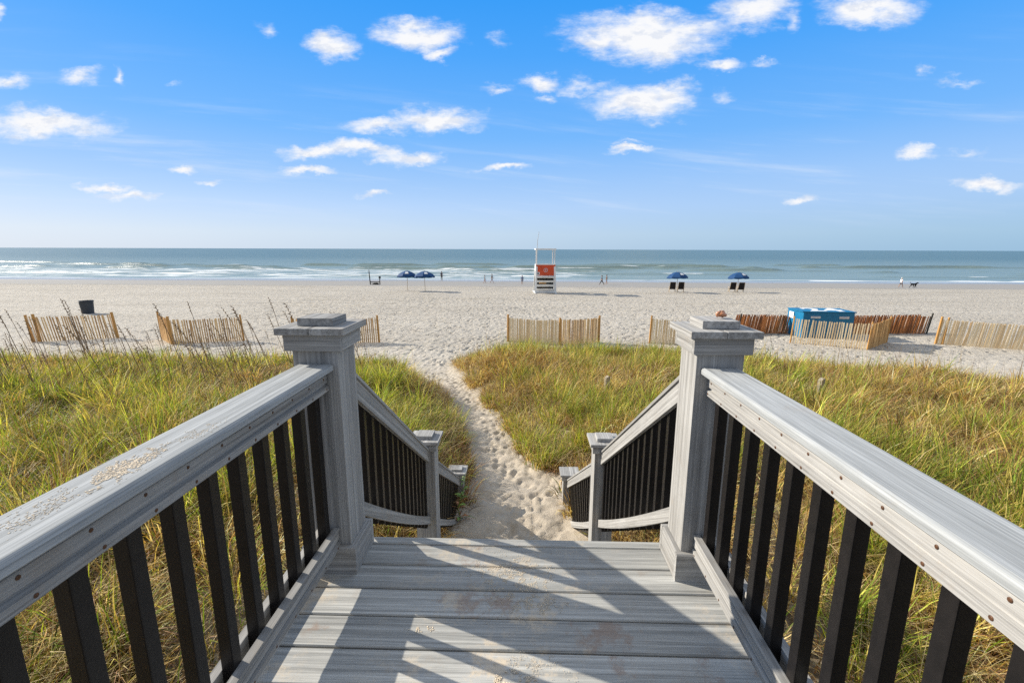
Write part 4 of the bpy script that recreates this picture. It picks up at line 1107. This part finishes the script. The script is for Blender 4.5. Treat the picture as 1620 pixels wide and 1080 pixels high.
CLOUDS = [(70, 197, 125, 30, 1.0), (525, 76, 50, 26, 1.0), (660, 58, 84, 30, 1.05), (695, 86, 34, 13, .9), (600, 198, 70, 18, .9), (690, 188, 90, 24, 1.0),
          (500, 238, 70, 14, .95), (570, 238, 84, 18, 1.0), (655, 246, 66, 17, .95), (483, 268, 50, 10, .95), (288, 272, 26, 10, .9), (330, 290, 22, 6, .6), (168, 298, 54, 10, .95), (212, 312, 62, 10, .8),
          (795, 266, 50, 9, .95), (595, 307, 34, 8, .8), (1020, 58, 150, 50, 1.15), (1040, 36, 70, 34, 1.0), (950, 66, 70, 24, .9), (1185, 20, 78, 40, 1.0), (1375, 16, 96, 32, 1.0), (1140, 102, 50, 15, .9), (1212, 99, 26, 8, .55),
          (852, 130, 44, 17, .85), (910, 136, 50, 14, .6), (865, 155, 20, 10, .6), (1015, 158, 98, 34, 1.05), (1060, 148, 60, 24, .95), (1000, 236, 44, 8, .85), (995, 224, 24, 6, .5), (1453, 242, 34, 15, .95), (1530, 240, 46, 10, .5), (1565, 290, 66, 14, 1.0), (1265, 316, 38, 10, .95),
          (10, 127, 44, 18, .75), (125, 116, 40, 14, .62), (186, 124, 12, 14, .6), (-6, 22, 16, 20, .8), (1520, 123, 44, 10, .55), (1464, 110, 14, 12, .5), (425, 42, 20, 18, .45), (790, 60, 24, 14, .45), (790, 143, 30, 10, .5), (1250, 40, 18, 24, .5), (1150, 152, 16, 16, .45), (275, 136, 12, 6, .4),
          # clouds outside the frame so that the sky carries on
          (-260, 120, 160, 40, 1.0), (-420, 260, 140, 22, .9), (1850, 150, 170, 46, 1.0), (2050, 280, 160, 20, .9), (300, -160, 180, 60, 1.0), (820, -260, 160, 70, 1.0), (1400, -190, 220, 70, 1.05)]
EXPO = .5
def build_world():
    w = bpy.data.worlds.new('World'); scene.world = w; w.use_nodes = True
    t = NT(w.node_tree); bg = t.n.get('Background')
    sky = t.node('ShaderNodeTexSky', sky_type='NISHITA'); sky.sun_disc = False; sky.sun_elevation = SUN_EL
    sky.sun_rotation = math.atan2(sd.x, sd.y); sky.air_density = 1.0; sky.dust_density = .6; sky.ozone_density = 2.0; sky.altitude = 5
    g = t.node('ShaderNodeTexCoord').outputs['Generated']
    x, y, z = t.sep(g)
    el = t.math('MAXIMUM', z, 0.0)
    k = 1 / (.10 * 2 ** EXPO)
    base = t.ramp(el, [(0.0, (.50, .655, .83)), (.03, (.53, .69, .87)), (.083, (.46, .66, .97)), (.214, (.185, .49, 1.0)), (.348, (.075, .39, .99)), (.44, (.035, .34, .96)), (.58, (.22, .50, .98)), (.78, (.72, .78, .88)), (1.0, (.82, .85, .90))])  # top stops whitened above the view, added as neutral fill light
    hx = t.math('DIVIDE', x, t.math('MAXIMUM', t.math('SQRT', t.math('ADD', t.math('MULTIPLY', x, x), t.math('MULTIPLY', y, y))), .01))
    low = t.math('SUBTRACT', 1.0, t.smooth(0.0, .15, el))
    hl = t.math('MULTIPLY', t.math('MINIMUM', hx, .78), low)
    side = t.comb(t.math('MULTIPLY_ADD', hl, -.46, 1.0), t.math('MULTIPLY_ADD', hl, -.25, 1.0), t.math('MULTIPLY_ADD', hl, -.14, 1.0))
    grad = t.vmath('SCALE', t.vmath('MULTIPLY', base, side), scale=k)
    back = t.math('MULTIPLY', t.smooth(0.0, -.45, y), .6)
    grad = t.mix(back, grad, (.42 * k, .395 * k, .37 * k, 1))  # unseen sky behind, made warm grey to set the light on front faces
    grad = t.mix(t.math('MULTIPLY', t.smooth(.80, .97, hx), .6), grad, (.80 * k, .83 * k, .86 * k, 1))  # unseen white bank added far right to fill the left post's side
    hs = t.node('ShaderNodeHueSaturation'); hs.inputs['Saturation'].default_value = 1.2; t.l.new(sky.outputs[0], hs.inputs['Color'])
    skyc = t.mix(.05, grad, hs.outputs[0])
    # clouds, laid out by compass direction and height
    iy = t.math('MAXIMUM', y, 0.05)
    p = t.comb(t.math('DIVIDE', x, iy), t.math('DIVIDE', z, iy), 0.0)
    n1 = t.node('ShaderNodeTexNoise'); t.set(n1.inputs['Vector'], t.vmath('MULTIPLY', p, (1.0, 1.7, 0))); n1.inputs['Scale'].default_value = 9.0; n1.inputs['Detail'].default_value = 7; n1.inputs['Roughness'].default_value = .62
    warp = t.vmath('SCALE', t.vmath('SUBTRACT', n1.outputs['Color'], (.5, .5, .5)), scale=.085)
    pw = t.vmath('MULTIPLY', t.vmath('ADD', p, warp), (1, 1, 0))
    field = None
    for (cx, cy, rx, ry, s) in CLOUDS:
        d = direction(cx, cy); dx = direction(cx + rx, cy); dy = direction(cx, cy - ry)
        c = (d.x / d.y, d.z / d.y); a = dx.x / dx.y - c[0]; b = dy.z / dy.y - c[1]
        q = t.vmath('MULTIPLY', t.vmath('SUBTRACT', pw, (c[0], c[1], 0)), (1 / a, 1 / b, 0))
        e = t.math('MULTIPLY_ADD', t.vmath('LENGTH', q), -s * .92, s * 1.01)
        field = e if field is None else t.math('MAXIMUM', field, e)
    n2 = t.noise(t.vmath('MULTIPLY', p, (.8, 2.2, 0)), 20.0, 9, .66)
    n3 = t.noise(t.vmath('MULTIPLY', p, (1.0, 2.2, 0)), 7.0, 4, .5)
    f = t.math('ADD', field, t.math('MULTIPLY', t.math('SUBTRACT', n2, .5), 1.25))
    dens = t.math('MULTIPLY', t.math('POWER', t.smooth(-.02, .86, f), 1.15), t.smooth(0.0, 0.22, t.math('ADD', field, .03)))
    n2b = t.noise(t.vmath('MULTIPLY', t.vmath('ADD', p, (-.010, .012, 0)), (1.0, 2.0, 0)), 24.0, 5, .6)
    n2c = t.noise(t.vmath('MULTIPLY', p, (1.0, 2.0, 0)), 24.0, 5, .6)
    shade = t.smooth(-.02, .16, t.math('ADD', t.math('SUBTRACT', n2b, n2c), t.math('MULTIPLY', t.math('SUBTRACT', n3, .5), .35)))
    cc = t.mix(t.math('MULTIPLY', shade, .55), (6.75, 6.8, 6.95, 1), (4.6, 5.1, 6.1, 1))
    # thin high veil low in the sky
    cir = t.noise(t.vmath('MULTIPLY', t.vmath('ADD', p, t.vmath('SCALE', (0, 1, 0), scale=t.math('MULTIPLY', x, .12))), (1.2, 16.0, 0)), 1.6, 6, .6)
    veil = t.math('MULTIPLY', t.smooth(.48, .80, cir), t.math('MULTIPLY', t.smooth(.02, .10, z), t.math('SUBTRACT', 1.0, t.smooth(.12, .34, z))))
    skyc = t.mix(t.math('MULTIPLY', veil, .55), skyc, (5.2, 5.9, 6.9, 1))
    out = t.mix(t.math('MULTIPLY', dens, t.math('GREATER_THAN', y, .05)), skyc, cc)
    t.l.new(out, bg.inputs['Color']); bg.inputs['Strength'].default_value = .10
build_world()

# ------------------------------------------------------------------ camera
cam = bpy.data.cameras.new('camera'); cam.sensor_width = 36; cam.lens = F / 1620 * 36; cam.clip_start = .02; cam.clip_end = 60000
co = bpy.data.objects.new('camera', cam); col.objects.link(co)
mw = Matrix((rt2, up2, -fw)).transposed().to_4x4(); mw.translation = (0, 0, 1.36); co.matrix_world = mw
scene.camera = co
vs = scene.view_settings; vs.view_transform = 'Standard'; vs.look = 'None'; vs.exposure = EXPO; vs.gamma = 1; vs.use_curve_mapping = False
scene.render.engine = 'CYCLES'; scene.cycles.max_bounces = 6; scene.cycles.transparent_max_bounces = 4; scene.cycles.use_denoising = False
